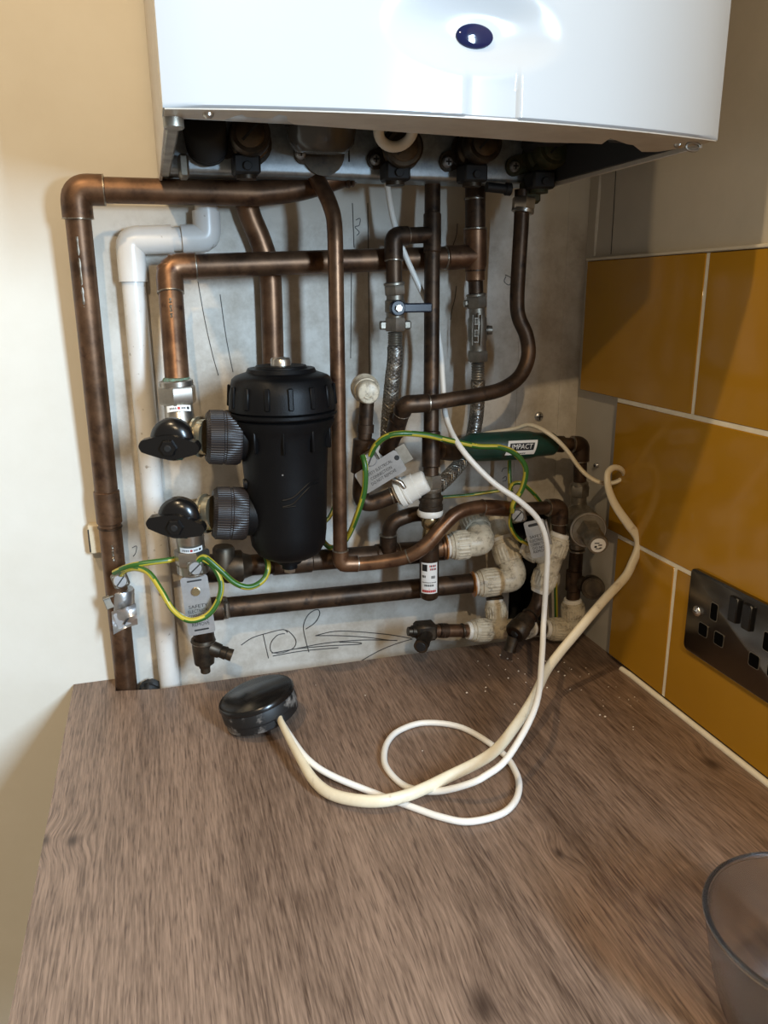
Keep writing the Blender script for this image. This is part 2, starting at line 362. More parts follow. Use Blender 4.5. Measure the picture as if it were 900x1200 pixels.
tr = MB(); tr.abox(XW - .009, XW, YE, -.004, .4705, .4740, .0008)
struct('trim_1', tr, 'tile_trim', 'thin cream edging strip along the top of the tiles')
tb = MB(); tb.tube([V((XW - .0085, YE, .0015)), V((XW - .0085, -.4, .0015)), V((XW - .0085, -.16, .0012)), V((XW - .0085, -.142, 0))], .0034, 10)
struct('trim_2', tb, 'grout', 'cream sealant bead where the tiles meet the worktop')
# worktop
wt = MB()
wt.prism([(0, YW - .0005), (.0470, YW - .0005), (.0472, -.0195), (.094, -.029), (.3, -.0285), (.5137, -.03), (XW - .0005, -.032), (XW - .0005, -.66), (0, -.66)],
         V((0, 0, -.04)), V((1, 0, 0)), V((0, 1, 0)), V((0, 0, 1)), .04)
solo('worktop', 'brown oak effect worktop notched around the pipes under the boiler', 'worktop', wt, 'oak', loc=V((0, 0, 0)))
# pencil marks on the plaster
def pencil(strokes, tr, r=.0006):
    for st in strokes:
        mb = MB(); pts = smooth([P(*tr(a, b_), YW - .0003) for a, b_ in st], 4); mb.tube(pts, r, 5); part(wall, 'pencil_mark', mb, 'pencil')
t7 = lambda a, b_: (270 + a/900*230, 690 + b_/391*100)
pencil([[(50, 258), (100, 225), (170, 203), (240, 187), (262, 200)], [(150, 208), (162, 262), (175, 318)],
        [(250, 205), (215, 213), (185, 250), (190, 290), (240, 292), (290, 270), (300, 235), (270, 197), (240, 186)],
        [(360, 290), (345, 235), (335, 170), (358, 118), (398, 95), (410, 115), (388, 155), (345, 185)],
        [(190, 295), (300, 275), (430, 250), (600, 235), (765, 237)], [(195, 308), (330, 285), (495, 270)],
        [(390, 215), (480, 195), (600, 198), (740, 212), (830, 228)], [(390, 215), (500, 215), (620, 222), (728, 236)],
        [(300, 275), (440, 262), (590, 254), (585, 246), (500, 245)], [(835, 230), (760, 252), (680, 285), (600, 330)]], t7)
idt = lambda a, b_: (a, b_)
pencil([[(232, 330), (240, 375), (249, 415), (256, 440)], [(258, 345), (265, 395), (273, 436)], [(413, 238), (414, 262), (415, 290)], [(431, 238), (432, 330), (433, 450)],
        [(417, 258), (422, 256), (421, 264), (416, 266), (421, 272), (418, 276)], [(536, 262), (535, 275), (530, 290)], [(535, 335), (533, 350), (530, 362), (528, 375)],
        [(592, 322), (599, 326), (597, 334), (591, 330), (593, 324)], [(412, 300), (411, 420)], [(155, 642), (160, 640), (159, 648), (156, 652)],
        [(588, 553), (590, 549), (596, 548)], [(589, 561), (593, 558), (593, 563), (589, 564)]], idt, .00045)
# wall screws
for px, py, r, lab in ((631, 488, .0065, 'bright round screw head sunk in plaster above the green fitting'), (700, 545, .0035, 'small screw head in the bare wall beside the coiled cable')):
    a = P(px, py, YW + .001) if px < 690 else PX(px, py, XW - .0005)
    dn = V((0, -1, 0)) if px < 690 else V((-1, 0, 0))
    t = T('wall_screw', lab, 'screw', a)
    mb = MB(); mb.lathe(a, a + dn*.004, [(0, r), (.4, r*.95), (.8, r*.7), (1, r*.2)], 16); part(t, 'screw_head', mb, 'aluminium')
    mb = MB(); x, y, d = basis(dn); mb.rbox(a + dn*.0042, x*r*.6, y*r*.1, d*.0004, .0001); mb.rbox(a + dn*.0042, y*r*.6, x*r*.1, d*.0004, .0001); part(t, 'cross_slot', mb, 'ink_black')

# ------------------------------------------------------------------ boiler
BX0, BX1, BY, BZ, BT = .1400, .5440, -.333, .5450, 1.22
bo = T('boiler', 'white wall hung boiler with a blue oval badge over the pipes', 'boiler', V((.342, -.16, BZ)))
# front panel with dimple; shallow channel shaped after a window frame reflection
def lin(a, b_, n): return [a + (b_-a)*i/n for i in range(n+1)]
xs = sorted(set([round(v, 5) for v in lin(BX0, .27, 10) + lin(.27, .43, 110) + lin(.43, BX1, 10)]))
zs = sorted(set([round(v, 5) for v in lin(BZ, .70, 110) + lin(.70, BT, 12)]))
def bulge(x): t_ = (x - .342)/.202; return -.0055 + .006*t_ - .025*(1 - t_*t_)
DC = P(562, 38, -.3635)
def ss(t): t = max(0, min(1, t)); return t*t*(3-2*t)
def disp(x, z):
    e1 = ((x - DC.x) / .067)**2 + ((z - DC.z - .003) / .029)**2
    d = .009 * (1 - ss((math.sqrt(e1) - .25) / .75))
    if z < DC.z - .01:
        c0, c1 = .3250, .3630
        wz = ss((DC.z - .012 - z) / .02)
        d2 = .0022 * wz * ss((x - c0) / .006) * (1 - ss((x - c1) / .003))
        d = max(d, d2) if d > .004 else d + d2*(1-ss((d-.0)/.009))
    e = min(x - BX0, BX1 - x, z - BZ)
    if e < .002: d += .002 * (1 - math.sqrt(max(0, 1 - (1 - e/.002)**2)))
    return d + bulge(x)
mb = MB(); nx, nz_ = len(xs), len(zs)
vs = [V((x, BY + disp(x, z), z)) for z in zs for x in xs]
fs = [[j*nx+i, j*nx+i+1, (j+1)*nx+i+1, (j+1)*nx+i] for j in range(nz_-1) for i in range(nx-1)]
mb.add(vs, fs)
rim_ = [i for i in range(nx)] + [j*nx+nx-1 for j in range(1, nz_)] + [(nz_-1)*nx+i for i in range(nx-2, -1, -1)] + [j*nx for j in range(nz_-2, 0, -1)]
k = len(mb.v); mb.v += [V((mb.v[i].x, BY + .02, mb.v[i].z)) for i in rim_]
for q in range(len(rim_)):
    q2 = (q+1) % len(rim_); mb.f.append([rim_[q2], rim_[q], k+q, k+q2]); mb.m.append(0)
part(bo, 'front_panel', mb, 'white_enamel')
bd = MB(); bc = V((DC.x, DC.y + .0088, DC.z))
prof = []
vs = []; fs = []; n = 32
for i, (h, s_) in enumerate(((0, 1), (.0012, .99), (.002, .9), (.0026, .6), (.0029, .25))):
    for j in range(n):
        a = 2*math.pi*j/n; vs.append(bc + V((math.cos(a)*.0127*s_, -h, math.sin(a)*.0072*s_)))
for i in range(4):
    for j in range(n): fs.append([i*n+j, i*n+(j+1) % n, (i+1)*n+(j+1) % n, (i+1)*n+j])
fs.append([4*n+j for j in range(n)])
bd.add(vs, fs); part(bo, 'badge', bd, 'blue_badge', 'glossy dark blue oval badge')
# casing
mb = MB(); mb.abox(BX0 + .001, BX0 + .004, BY + .012, .004, BZ - .003, BT, .0005); sp = part(bo, 'side_panel', mb, 'cream_metal')
mb = MB(); mb.abox(BX0 + .004, BX0 + .022, -.03, -.027, BZ - .003, .60, .0005); part(sp, 'flange', mb, 'cream_metal')
mb = MB(); mb.abox(BX1 - .004, BX1 - .001, BY + .018, -.05, BZ - .003, BT, .0005); part(bo, 'side_panel', mb, 'cream_metal')
mb = MB(); mb.abox(BX0 + .004, BX1 - .004, BY + .018, .004, BT - .004, BT - .001, .0005); part(bo, 'top_panel', mb, 'cream_metal')
mb = MB(); mb.abox(BX0 + .004, BX1 - .004, -.006, .0, .60, BT - .004, .0005); mb.abox(BX0 + .004, BX1 - .004, -.30, -.006, .632, .64, .0005); part(bo, 'chassis', mb, 'dark_inside')
mb = MB(); mb.abox(BX1 - .008, BX1 - .005, BY + .03, -.06, BZ + .0005, .64, .0005); mb.abox(BX0 + .03, BX1 - .008, BY + .034, BY + .037, BZ + .004, .64, .0005); part(bo, 'inner_dark_sheet', mb, 'dark_inside')  # dark sheets added so the inside of the casing looks unlit
mb = MB(); mb.abox(.505, BX1 - .012, -.29, -.07, .575, .62, .004); part(bo, 'control_box', mb, 'dark_inside')
# bottom lip of the front panel with cut outs
fl = MB(); z = BZ - .0008
yb = BY + .036
def fx(px, py): q = PZ(px, py, z); return (q.x, q.y)
ol = [(x, BY + bulge(x) + .0022) for x in lin(BX0 + .001, BX1 - .001, 24)] + [(BX1 - .006, BY + .028), fx(790, 175), fx(770, 178), fx(752, 178), fx(742, 170), fx(735, 169), fx(715, 162), fx(705, 169), fx(690, 168), fx(640, 167), fx(500, 157), fx(345, 146), fx(337, 142), fx(336, 136), fx(327, 134), fx(318, 139), fx(288, 137), fx(284, 134), fx(276, 136), fx(262, 141), fx(215, 138.5), (BX0 + .012, BY + .022), (BX0 + .001, BY + .022)]
fl.prism(ol, V((0, 0, z)), V((1, 0, 0)), V((0, 1, 0)), V((0, 0, 1)), .0015)
lip = part(bo, 'bottom_lip', fl, 'cream_metal')
for px, py in ((244, 133), (795, 169)):
    a = PZ(px, py, z); mb = MB(); mb.lathe(a, a - V((0, 0, .003)), [(0, .0035), (.5, .0033), (1, .0015)], 14); part(lip, 'screw', mb, 'nickel')
mb = MB(); c0 = PZ(812, 172, z - .003); cr = [c0 + V((math.cos(a)*.006, 0, math.sin(a)*.0028)) for a in lin(0, 2*math.pi*.9, 18)]; mb.tube(cr, .0011, 8); part(lip, 'wire_clip', mb, 'nickel_old')
mb = MB(); a0, a1 = PZ(203, 139, BZ - .001), PZ(193, 203, BZ - .001); dd = (a1-a0).normalized()
mb.rbox((a0+a1)/2, dd*((a1-a0).length/2), V((0, 0, .003)), dd.cross(V((0, 0, 1)))*.0045, .0015); st_ = part(bo, 'side_strut', mb, 'nickel_old')
mb = MB(); mb.cyl(a0 - V((0, 0, .006)), a0 + V((0, 0, .004)), .0065, 16); part(st_, 'rivet', mb, 'nickel_old')
# steel connection rail
YB = -.064
zb = P(420, 209.5, YB).z
mb = MB(); prf = [(-.004, .075), (-.004, .010), (0, .010), (0, .075)]
pr = [(0, .085), (0, .012)] + [(.006 - .006*math.cos(a), .006 - .006*math.sin(a) + .0) for a in lin(0.2, math.pi/2, 6)] + [(.035, 0), (.035, .0015), (.0075, .0015), (.003, .004), (.0015, .009), (.0015, .085)]
x0, x1 = P(196, 190, YB).x, P(650, 200, YB).x
mb.prism(pr, V((x0, YB, zb)), V((0, 1, 0)), V((0, 0, 1)), V((1, 0, 0)), x1 - x0)
rail = part(bo, 'connection_rail', mb, 'galvanised', 'galvanised steel rail carrying the brass connections')
mb = MB(); a = P(215, 196, YB - .012); mb.rbox(a, V((.0045, 0, 0)), V((0, .012, 0)), V((0, 0, .010)), .002); part(rail, 'bracket_tab', mb, 'nickel_old')
mb = MB(); a = P(655, 208, YB); mb.rbox(a, V((.007, 0, 0)), V((0, .004, 0)), V((0, 0, .007)), .003); part(rail, 'bracket_tab', mb, 'galvanised')
for px in (354, 409, 575):
    a = P(px, 182, YB - .0003); mb = MB(); mb.rbox(a, V((.0008, 0, 0)), V((0, .0004, 0)), V((0, 0, .006)), .0002); part(rail, 'slot', mb, 'ink_black')
def conn(cx, cy, sx_, sy_, bx_, by_, mt='bronze', disc=None, cup=False, black=True):
    c = P(cx, cy, YB); s_ = P(sx_, sy_, YB); v = part(bo, 'connection_valve', MB().tube([c + V((0, -.0002, 0)), c + V((0, -.005, 0))], .021, 24), mt, 'tarnished brass pipe connection')
    # flange ears
    mb = MB(); d = (s_ - c); mb.prism(blob_outline(d.length*.75, .0095, .009), (c + s_)/2 + V((0, -.0045, 0)), d.normalized(), V((0, -1, 0)).cross(d.normalized()), V((0, 1, 0)), .0042); part(v, 'flange', mb, mt)
    mb = MB(); mb.lathe(s_ + V((0, -.004, 0)), s_ + V((0, -.0095, 0)), [(0, .0055), (.6, .0055), (1, .004)], 16); mb.rbox(s_ + V((0, -.0098, 0)), V((.003, 0, 0)), V((0, .0003, 0)), V((0, 0, .0007)), .0001, 1); mb.rbox(s_ + V((0, -.0098, 0)), V((.0007, 0, 0)), V((0, .0003, 0)), V((0, 0, .003)), .0001, 1)
    part(v, 'screw', mb, ['aluminium', 'ink_black'])
    if cup: return v
    dz = V((0, -.85, -.5)).normalized()
    if disc: q = P(disc[0], disc[1], YB - .045)
    else: q = c + dz*.04
    dz = (q - c).normalized(); LL = (q-c).length
    mb = MB(); mb.lathe(c, q, [(0, .018), (.35, .0185), (.4, .0155), (.62, .0155), (.66, .0185), (.94, .0185), (1, .0165)], 28); mb.lathe(q - dz*.001, q + dz*.0025, [(0, .013), (.7, .013), (1, .0115)], 24); part(v, 'valve_body', mb, mt)
    x, y, d = basis(dz); mb = MB(); mb.rbox(q + dz*.0026, (x*.7+y*.7)*.010, (x*.7-y*.7)*.0012, d*.0004, .0002); part(v, 'screw_slot', mb, 'ink_black')
    bp_ = P(bx_, by_, YB - .02)
    mb = MB(); mb.tube([c + V((0, -.02, 0)), bp_ + V((0, 0, .004)), bp_ - V((0, 0, .012))], .0095, 16); part(v, 'neck', mb, mt)
    if black:
        mb = MB(); mb.rbox(bp_, V((.0125, 0, 0)), V((0, .0125, 0)), V((0, 0, .0085)), .002); mb.cyl(bp_ - V((0, .013, .002)), bp_ - V((0, .016, .002)), .004, 12); part(v, 'lever_head', mb, 'rubber')
    return v
conn(292, 168, 259, 175, 288, 194, disc=(293, 155))
v = conn(378, 180, 351, 181, 0, 0, cup=True)
c = P(373, 170, YB - .02); mb = MB(); mb.lathe(c + V((0, -.012, -.010)), c + V((0, -.016, .022)), [(0, .012), (.05, .024), (.3, .031), (1, .034)], 32); part(v, 'drain_cup', mb, 'smoke_cup', 'smoky plastic cup')
conn(468, 176, 438, 188, 463, 202, disc=(474, 172))
c = P(464, 152, YB - .06); mb = MB(); mb.tube([c + V((math.cos(a)*.0165, -math.sin(a)*.0165*.5, math.sin(a)*.0165*.8)) for a in lin(0, 2*math.pi, 32)], .005, 12, caps=False); part(bo, 'tundish_ring', mb, 'pushfit_clean', 'white plastic ring under the casing')
conn(550, 178, 522, 191, 553, 204, disc=(569, 166))
v6 = conn(632, 186, 600, 196, 632, 212, mt='moss', disc=(652, 172))
# corrugated black pipe
a = P(243, 172, YB - .004); b_ = P(238, 140, YB - .05)
mb = MB(); pf = []
for i in range(9): pf += [(i/9+.005, .0165 if i > 1 else .019), (i/9 + .055, .0195), (i/9 + .1, .0165)]
mb.lathe(a, b_, pf, 24); part(bo, 'corrugated_hose', mb, 'rubber')
mb = MB(); a = P(735, 165, -.28); mb.rbox(a + V((0, 0, .012)), V((.012, 0, 0)), V((0, .012, 0)), V((0, 0, .012)), .002); part(bo, 'wiring_box', mb, 'dark_inside')

# ------------------------------------------------------------------ pipes
R22, R15 = .0120, .0079
def ring(par, p, d, r, mt='solder', w_=.0012, k=1.05):
    mb = MB(); d = d.normalized(); mb.lathe(p - d*w_, p + d*w_, [(0, r*.98), (.3, r*k), (.7, r*k), (1, r*.98)], 20); part(par, 'solder_ring', mb, mt)
def coupling(par, a, b_, r, mt='copper', name='coupling', k=1.12):
    mb = MB(); mb.lathe(a, b_, [(0, r*1.0), (.03, r*k), (.97, r*k), (1, r)], 22); return part(par, name, mb, mt)
def tubes(par, pts, r, mt='copper', R=.012, name='tube', n=18):
    mb = MB(); mb.tube(fillet(pts, R), r, n); return part(par, name, mb, mt)
def elbow(par, c, a, b_, r, La=.022, Lb=.022, mt='copper', R=.02, k=1.1):
    da, db = (a - c).normalized(), (b_ - c).normalized()
    mb = MB(); mb.tube(fillet([c + da*La, c, c + db*Lb], R, 10), r*k, 20); e = part(par, 'elbow', mb, mt)
    ring(par, c + da*La, da, r, k=k+.02); ring(par, c + db*Lb, db, r, k=k+.02); return e
# A: the big pipe on the left
q = [P(440, 190, -.036), P(385, 211, -.035), P(345, 222, -.032), P(300, 227, -.032), P(88, 222, -.032), P(151, 830, -.0062)]
t = T('copper_pipe', 'tall copper pipe with a top elbow passing down through the worktop notch', 'pipe', P(151, 812, -.012))
mb = MB(); mb.tube(smooth(q[:4], 5) + [q[4].lerp(q[3], .15)], R22, 20); part(t, 'tube', mb, 'copper')
tubes(t, [q[4], q[5]], R22)
elbow(t, q[4], q[3], q[5], R22, .026, .026, R=.022, k=1.2)
ax = lambda f: q[4].lerp(q[5], f)
cp = coupling(t, ax(.527), ax(.592), R22); ring(t, ax(.6), q[5]-q[4], R22, 'copper_dark', .0015, 1.08)
for px in (404, 409):
    mb = MB(); a = P(px, 211 - (px-404)*.4, -.043); mb.lathe(a, a + V((.003, 0, .001)), [(0, .008), (.5, .0092), (1, .008)], 18); part(t, 'thread_ring', mb, 'copper')
def drip(par, a, b_, off, w_):
    mb = MB(); n_ = (CP - a); d_ = (b_ - a).normalized(); n_ = (n_ - d_*n_.dot(d_)).normalized(); side = d_.cross(n_)
    pts = [a.lerp(b_, f) + (n_*math.cos(off) + side*math.sin(off)*1)*R22*.93 for f in (0, .2, .45, .7, .9, 1)]
    mb.tube(smooth(pts, 3), [w_*(.4 + .9*abs(math.sin(i*1.3 + 1)))*(1 if i < 14 else .6) for i in range(16)], 8); part(par, 'solder_drip', mb, 'solder')
drip(t, ax(.075), ax(.19), .25, .0014); drip(t, ax(.63), ax(.665), .0, .0014)
# B: white waste pipe
t = T('waste_pipe', 'white plastic overflow pipe with stepped top running beside the tall copper pipe', 'pipe', P(200, 800, -.012))
c1, c2, top, bot = P(152, 282, -.0028), P(243, 279, -.0028), P(241, 236, -.0028), P(201, 822, -.0028)
tubes(t, [c1, bot], .0118, 'pvc'); tubes(t, [c1, c2], .0118, 'pvc'); tubes(t, [c2, top], .0118, 'pvc')
def sharp_elbow(par, c, a, b_, r, La, Lb, mt):
    da, db = (a-c).normalized(), (b_-c).normalized(); mb = MB(); mb.tube(fillet([c + da*La, c, c + db*Lb], .007, 4), r, 22); return part(par, 'elbow', mb, mt)
sharp_elbow(t, c1, bot, c2, .0142, .040, .042, 'pvc'); sharp_elbow(t, c2, c1, top, .0142, .026, .026, 'pvc')
# C: pipe from the filter to the tee
t = T('copper_pipe', 'copper pipe elbowed above the filter valve and running across to a tee', 'pipe', P(207, 445, -.05))
c0, c1, c2 = P(208, 450, -.07), P(198, 313, -.034), P(556, 301, -.030)
tubes(t, [c0, c1], R22, 'copper_warm'); tubes(t, [c1, c2], R22, 'copper'); elbow(t, c1, c0, c2, R22, .026, .026, 'copper_warm', k=1.1, R=.024)
drip(t, c1.lerp(c0, .30), c1.lerp(c0, .47), .1, .0013)
v0, v1 = P(557, 205, -.030), P(558, 352, -.030)
vt = P(557, 318, -.030)
tubes(t, [v0, vt], R22*.93, 'copper_dark'); tubes(t, [vt, v1], R15*1.05, 'copper_dark')
mb = MB(); a, b_ = P(557, 268, -.030), P(557, 330, -.030); mb.lathe(a, b_, [(0, R22*.95), (.03, R22*1.07), (.68, R22*1.07), (.8, R15*1.35), (.97, R15*1.35), (1, R15)], 22)
x, y, d = basis(c1 - c2); mb.lathe(c2, c2 + d*.034, [(0, R22*1.06), (.97, R22*1.1), (1, R22)], 22); part(t, 'tee', mb, 'copper_warm')
ring(t, a, a - b_, R22, k=1.09); ring(t, c2 + d*.035, d, R22, k=1.06); ring(t, P(556, 233, -.030), V((0, 0, 1)), R22*.93)
# D: behind
t = T('copper_pipe', 'bent copper pipe dropping behind the black filter lid', 'pipe', P(320, 440, -.012))
tubes(t, smooth([P(280, 198, -.008), P(284, 218, -.003), P(292, 250, -.002), P(305, 282, -.002), P(315, 315, -.002), P(318, 350, -.002), P(321, 460, -.002)], 4), R22, 'copper_warm', R=.001)
# E: thin front pipe
t = T('copper_pipe', 'thin copper pipe in front of the others ending in an S bend', 'pipe', P(399, 655, -.085))
top = smooth([P(357, 182, -.050), P(371, 209, -.056), P(383, 231, -.071), P(391, 255, -.080), P(393, 285, -.085)], 5)
e0 = P(399, 661, -.085); e1 = P(440, 660, -.085)
mb = MB(); mb.tube(top + [P(396, 450, -.085), e0], R15, 18); part(t, 'tube', mb, 'copper_warm')
sb = smooth([e0, P(420, 661, -.086), P(450, 658, -.094), P(478, 652, -.102), P(499, 639, -.107), P(517, 619, -.106), P(535, 602, -.103), P(556, 595, -.098), P(580, 594, -.094), P(606, 597, -.09)], 5)
mb = MB(); mb.tube(sb, R15*1.02, 18); part(t, 'tube', mb, 'copper_warm')
elbow(t, e0, P(396, 450, -.085), e1, R15, .016, .019, 'copper_warm', R=.014, k=1.16)
ring(t, sb[15], sb[16]-sb[14], R15, k=1.08)
a, b_ = P(565, 595, -.095), P(610, 597, -.09); coupling(t, a, b_, R15, 'copper_warm'); ring(t, a, b_-a, R15, k=1.25)
g0, g1, g2 = P(610, 597, -.09), P(656, 594, -.085), P(655, 632, -.085)
tubes(t, [g0, g1, g2], R15, 'copper_dark', R=.014); elbow(t, g1, g0, g2, R15, .017, .02, 'copper_dark', R=.016, k=1.3)
# F: central riser
t = T('copper_pipe', 'dark copper riser in the middle with a side branch to the lever valve', 'pipe', P(505, 560, -.085))
f0, f1 = P(507, 195, -.037), P(505, 560, -.09); fx_ = lambda py: P(507 - 2*(py-195)/365, py, -.037 - .053*(py-195)/365)
RF = .0084
tubes(t, [f0, f1], RF, 'copper_dark')
coupling(t, fx_(250), fx_(297), RF, 'copper_dark', 'tee'); b0, b1, b2 = fx_(275), P(461, 277, -.056), P(462, 336, -.060)
tubes(t, [b0, b1, b2], RF, 'copper_dark', R=.014); elbow(t, b1, b0, b2, RF, .016, .024, 'copper_dark', R=.017, k=1.16)
coupling(t, fx_(505), fx_(548), RF, 'copper_dark', 'tee', 1.2)
tubes(t, [fx_(527), P(536, 531, -.06)], RF, 'copper_dark'); coupling(t, P(514, 528, -.085), P(530, 530, -.07), RF, 'copper_dark', 'tee_branch', 1.18)
# G: gooseneck
t = T('copper_pipe', 'gooseneck copper pipe sweeping under the right hand boiler connection', 'pipe', P(470, 472, -.105))
gp = [P(612, 222, -.07), P(611, 260, -.07), P(608, 310, -.07), P(606, 352, -.07), P(608, 372, -.072), P(617, 394, -.075), P(619, 418, -.08), P(609, 441, -.086), P(588, 456, -.094), P(560, 463, -.1), P(530, 468, -.104), P(505, 472, -.106), P(476, 474, -.104)]
mb = MB(); mb.tube(smooth(gp, 5), R15*1.02, 18); part(t, 'tube', mb, 'copper_dark')
h0, h1, h2 = P(515, 471.5, -.106), P(474, 474, -.104), P(464, 506, -.07)
elbow(t, h1, h0, h2, R15, .026, .012, 'copper_dark', R=.014, k=1.22); tubes(t, [h1, h2, P(452, 532, -.06)], R15*1.1, 'copper_dark', R=.02)
coupling(t, P(467, 490, -.083), P(463, 508, -.07), R15*1.12, 'copper_dark')
# brass connector above the gooseneck
t = T('compression_fitting', 'brass elbow and nut at the top of the gooseneck pipe', 'fitting', P(613, 240, -.07))
mb = MB(); mb.hexn(P(613, 246, -.07), P(614, 231, -.07), .0125); part(t, 'nut', mb, 'nickel')
mb = MB(); mb.lathe(P(612, 250, -.07), P(613, 245, -.07), [(0, .010), (.2, .012), (1, .012)], 20); part(t, 'collar', mb, 'nickel')
mb = MB(); mb.abox(*(lambda a: (a.x - .006, a.x + .014, a.y - .008, a.y + .008, a.z - .011, a.z + .012))(P(617, 226, -.07)), .003); part(t, 'body', mb, 'moss')
mb = MB(); mb.lathe(P(598, 222, -.07), P(570, 219, -.07), [(0, .0065), (.2, .0065), (.25, .005), (1, .005)], 16); part(t, 'stem', mb, 'rubber')

# lever valve (H) with hose
def valve_vertical(name, label, x, ys, y, lever):
    """ys: top nut y0,y1, body y1..y2, bottom nut y2..y3 in photo pixels"""
    a0, a1, a2, a3 = [P(x[i], ys[i], y) for i in range(4)]
    t = T(name, label, 'valve', a3)
    mb = MB(); mb.hexn(a1, a0, .0118); mb.lathe(a0, a0 + (a0-a1).normalized()*.003, [(0, .0112), (.7, .0112), (1, .009)], 20); part(t, 'top_nut', mb, 'nickel_old')
    mb = MB(); mb.lathe(a2, a1, [(0, .0095), (.2, .0095), (.25, .0108), (.75, .0108), (.8, .0092), (1, .0092)], 22); bd_ = part(t, 'body', mb, 'nickel_old')
    mb = MB(); mb.hexn(a3, a2, .0118); part(t, 'bottom_nut', mb, 'nickel_old'); return t, bd_, a0, a1, a2, a3
t, bd_, a0, a1, a2, a3 = valve_vertical('lever_valve', 'nickel isolating valve with a dark blue lever above the braided hose', (462, 463, 463, 463), (334, 346, 372, 388), -.060, True)
c = P(466, 361, -.075)
mb = MB(); mb.rbox(c + V((.017, 0, 0)), V((.021, 0, 0)), V((0, .002, 0)), V((0, 0, .0048)), .0015); mb.cyl(c + V((0, .006, 0)), c + V((0, -.003, 0)), .008, 18); lv = part(t, 'lever', mb, 'blue_lever')
mb = MB(); mb.hexn(c + V((0, -.002, 0)), c + V((0, -.006, 0)), .004); part(lv, 'nut', mb, 'nickel')
for s_ in (-1, 1):
    mb = MB(); w0 = P(463, 381, -.06); mb.rbox(w0 + V((s_*.0135, 0, 0)), V((.004, 0, 0)), V((0, .003, 0)), V((0, 0, .0045)), .0015); part(t, 'wing', mb, 'nickel_old')
def hose(label, pts, nr, r, d0):
    t = T('braided_hose', label, 'hose', pts[-1])
    a, b_ = pts[0], pts[1]; pf = []
    for i in range(nr): pf += [(i/nr, r*.88), (i/nr + .5/nr, r*1.02), ((i+.95)/nr, r*.88)]
    mb = MB(); mb.lathe(a, b_, pf, 20); part(t, 'ferrule', mb, 'nickel_old', 'ribbed steel ferrule')
    sp_ = smooth([b_] + pts[2:], 16); mb = MB(); mb.tube(sp_, r, 18); core = part(t, 'sleeve', mb, 'braid', 'woven steel sleeve')
    # raised crossing strands
    mb = MB()
    for k in range(9):
        for sg in (1, -1):
            st = []; x = None; acc = 0
            for i, p in enumerate(sp_):
                d = (sp_[min(i+1, len(sp_)-1)] - sp_[max(i-1, 0)]).normalized()
                if x is None: x, _, _ = basis(d)
                x = (x - d*x.dot(d)).normalized(); y = d.cross(x)
                if i: acc += (p - sp_[i-1]).length
                an = sg*acc*190 + k*2*math.pi/9; st.append(p + (x*math.cos(an) + y*math.sin(an))*r*1.02)
            mb.tube(smooth(st, 2), .0005, 4, caps=False)
    o = part(core, 'strands', mb, 'nickel_old', stuff=True)
hose('braided steel hose hanging straight below the blue lever valve', [P(463, 389, -.060), P(463, 406, -.060), P(463, 420, -.060), P(460, 445, -.058), P(457, 475, -.055), P(455, 500, -.05), P(454, 525, -.045)], 6, .0080, 0)
# isolating valve (I)
t, bd_, a0, a1, a2, a3 = valve_vertical('isolating_valve', 'embossed nickel isolating valve with a round side knob below the tee', (558, 559, 560, 560), (347, 361, 411, 424), -.032, False)
mb = MB(); k0 = P(567, 387, -.032); mb.lathe(k0, k0 + V((.009, -.002, 0)), [(0, .0045), (.4, .0045), (.45, .0055), (1, .005)], 16); part(bd_, 'side_knob', mb, 'nickel_old')
mb = MB(); mb.hexn(P(544, 356, -.031), P(548, 356, -.031), .004); part(t, 'lug', mb, 'nickel_old')
mb = MB(); c = P(558.5, 387, -.0445)
for dx in (-.0052, .0052): mb.rbox(c + V((dx, 0, 0)), V((.0006, 0, 0)), V((0, .0012, 0)), V((0, 0, .017)), .0003)
for i in range(5): mb.rbox(c + V((.0, .0006, -.013 + i*.0065)), V((.003, 0, 0)), V((0, .001, 0)), V((0, 0, .0008)), .0003); mb.rbox(c + V((.002*(-1)**i, .0006, -.010 + i*.0065)), V((.0007, 0, 0)), V((0, .001, 0)), V((0, 0, .003)), .0003)
part(bd_, 'embossing', mb, 'nickel_old')
hose('braided steel hose curving behind the green fitting from the knobbed isolating valve', [P(560, 425, -.032), P(560, 446, -.032), P(560, 462, -.032), P(558, 490, -.033), P(553, 515, -.036), P(543, 538, -.045), P(528, 556, -.062), P(513, 570, -.075)], 7, .0078, 0)

# ------------------------------------------------------------------ lower middle: compression stack under the riser
t = T('check_valve', 'stacked nickel coupling with a white ring under the dark riser', 'valve', P(503, 640, -.09))
mb = MB(); mb.hexn(P(505, 572, -.09), P(505, 556, -.09), .0125); mb.lathe(P(505, 576, -.09), P(505, 571, -.09), [(0, .011), (.5, .0125), (1, .0125)], 20); part(t, 'nut', mb, 'nickel_old')
mb = MB(); mb.lathe(P(505, 597, -.09), P(505, 575, -.09), [(0, .0135), (.25, .0135), (.3, .0125), (.5, .0125), (.52, .0135), (.7, .0135), (.75, .0115), (1, .011)], 24, ); part(t, 'body', mb, 'bronze')
mb = MB(); mb.lathe(P(504, 604, -.09), P(504, 597, -.09), [(0, .0135), (.2, .0145), (.8, .0145), (1, .0135)], 24); part(t, 'sealing_ring', mb, 'pushfit_clean', 'white plastic ring')
mb = MB(); mb.lathe(P(503, 660, -.085), P(504, 604, -.09), [(0, .0085), (.6, .0085), (.75, .0075), (.8, .0095), (.95, .0105), (1, .009)], 20); part(t, 'tail', mb, 'brass')
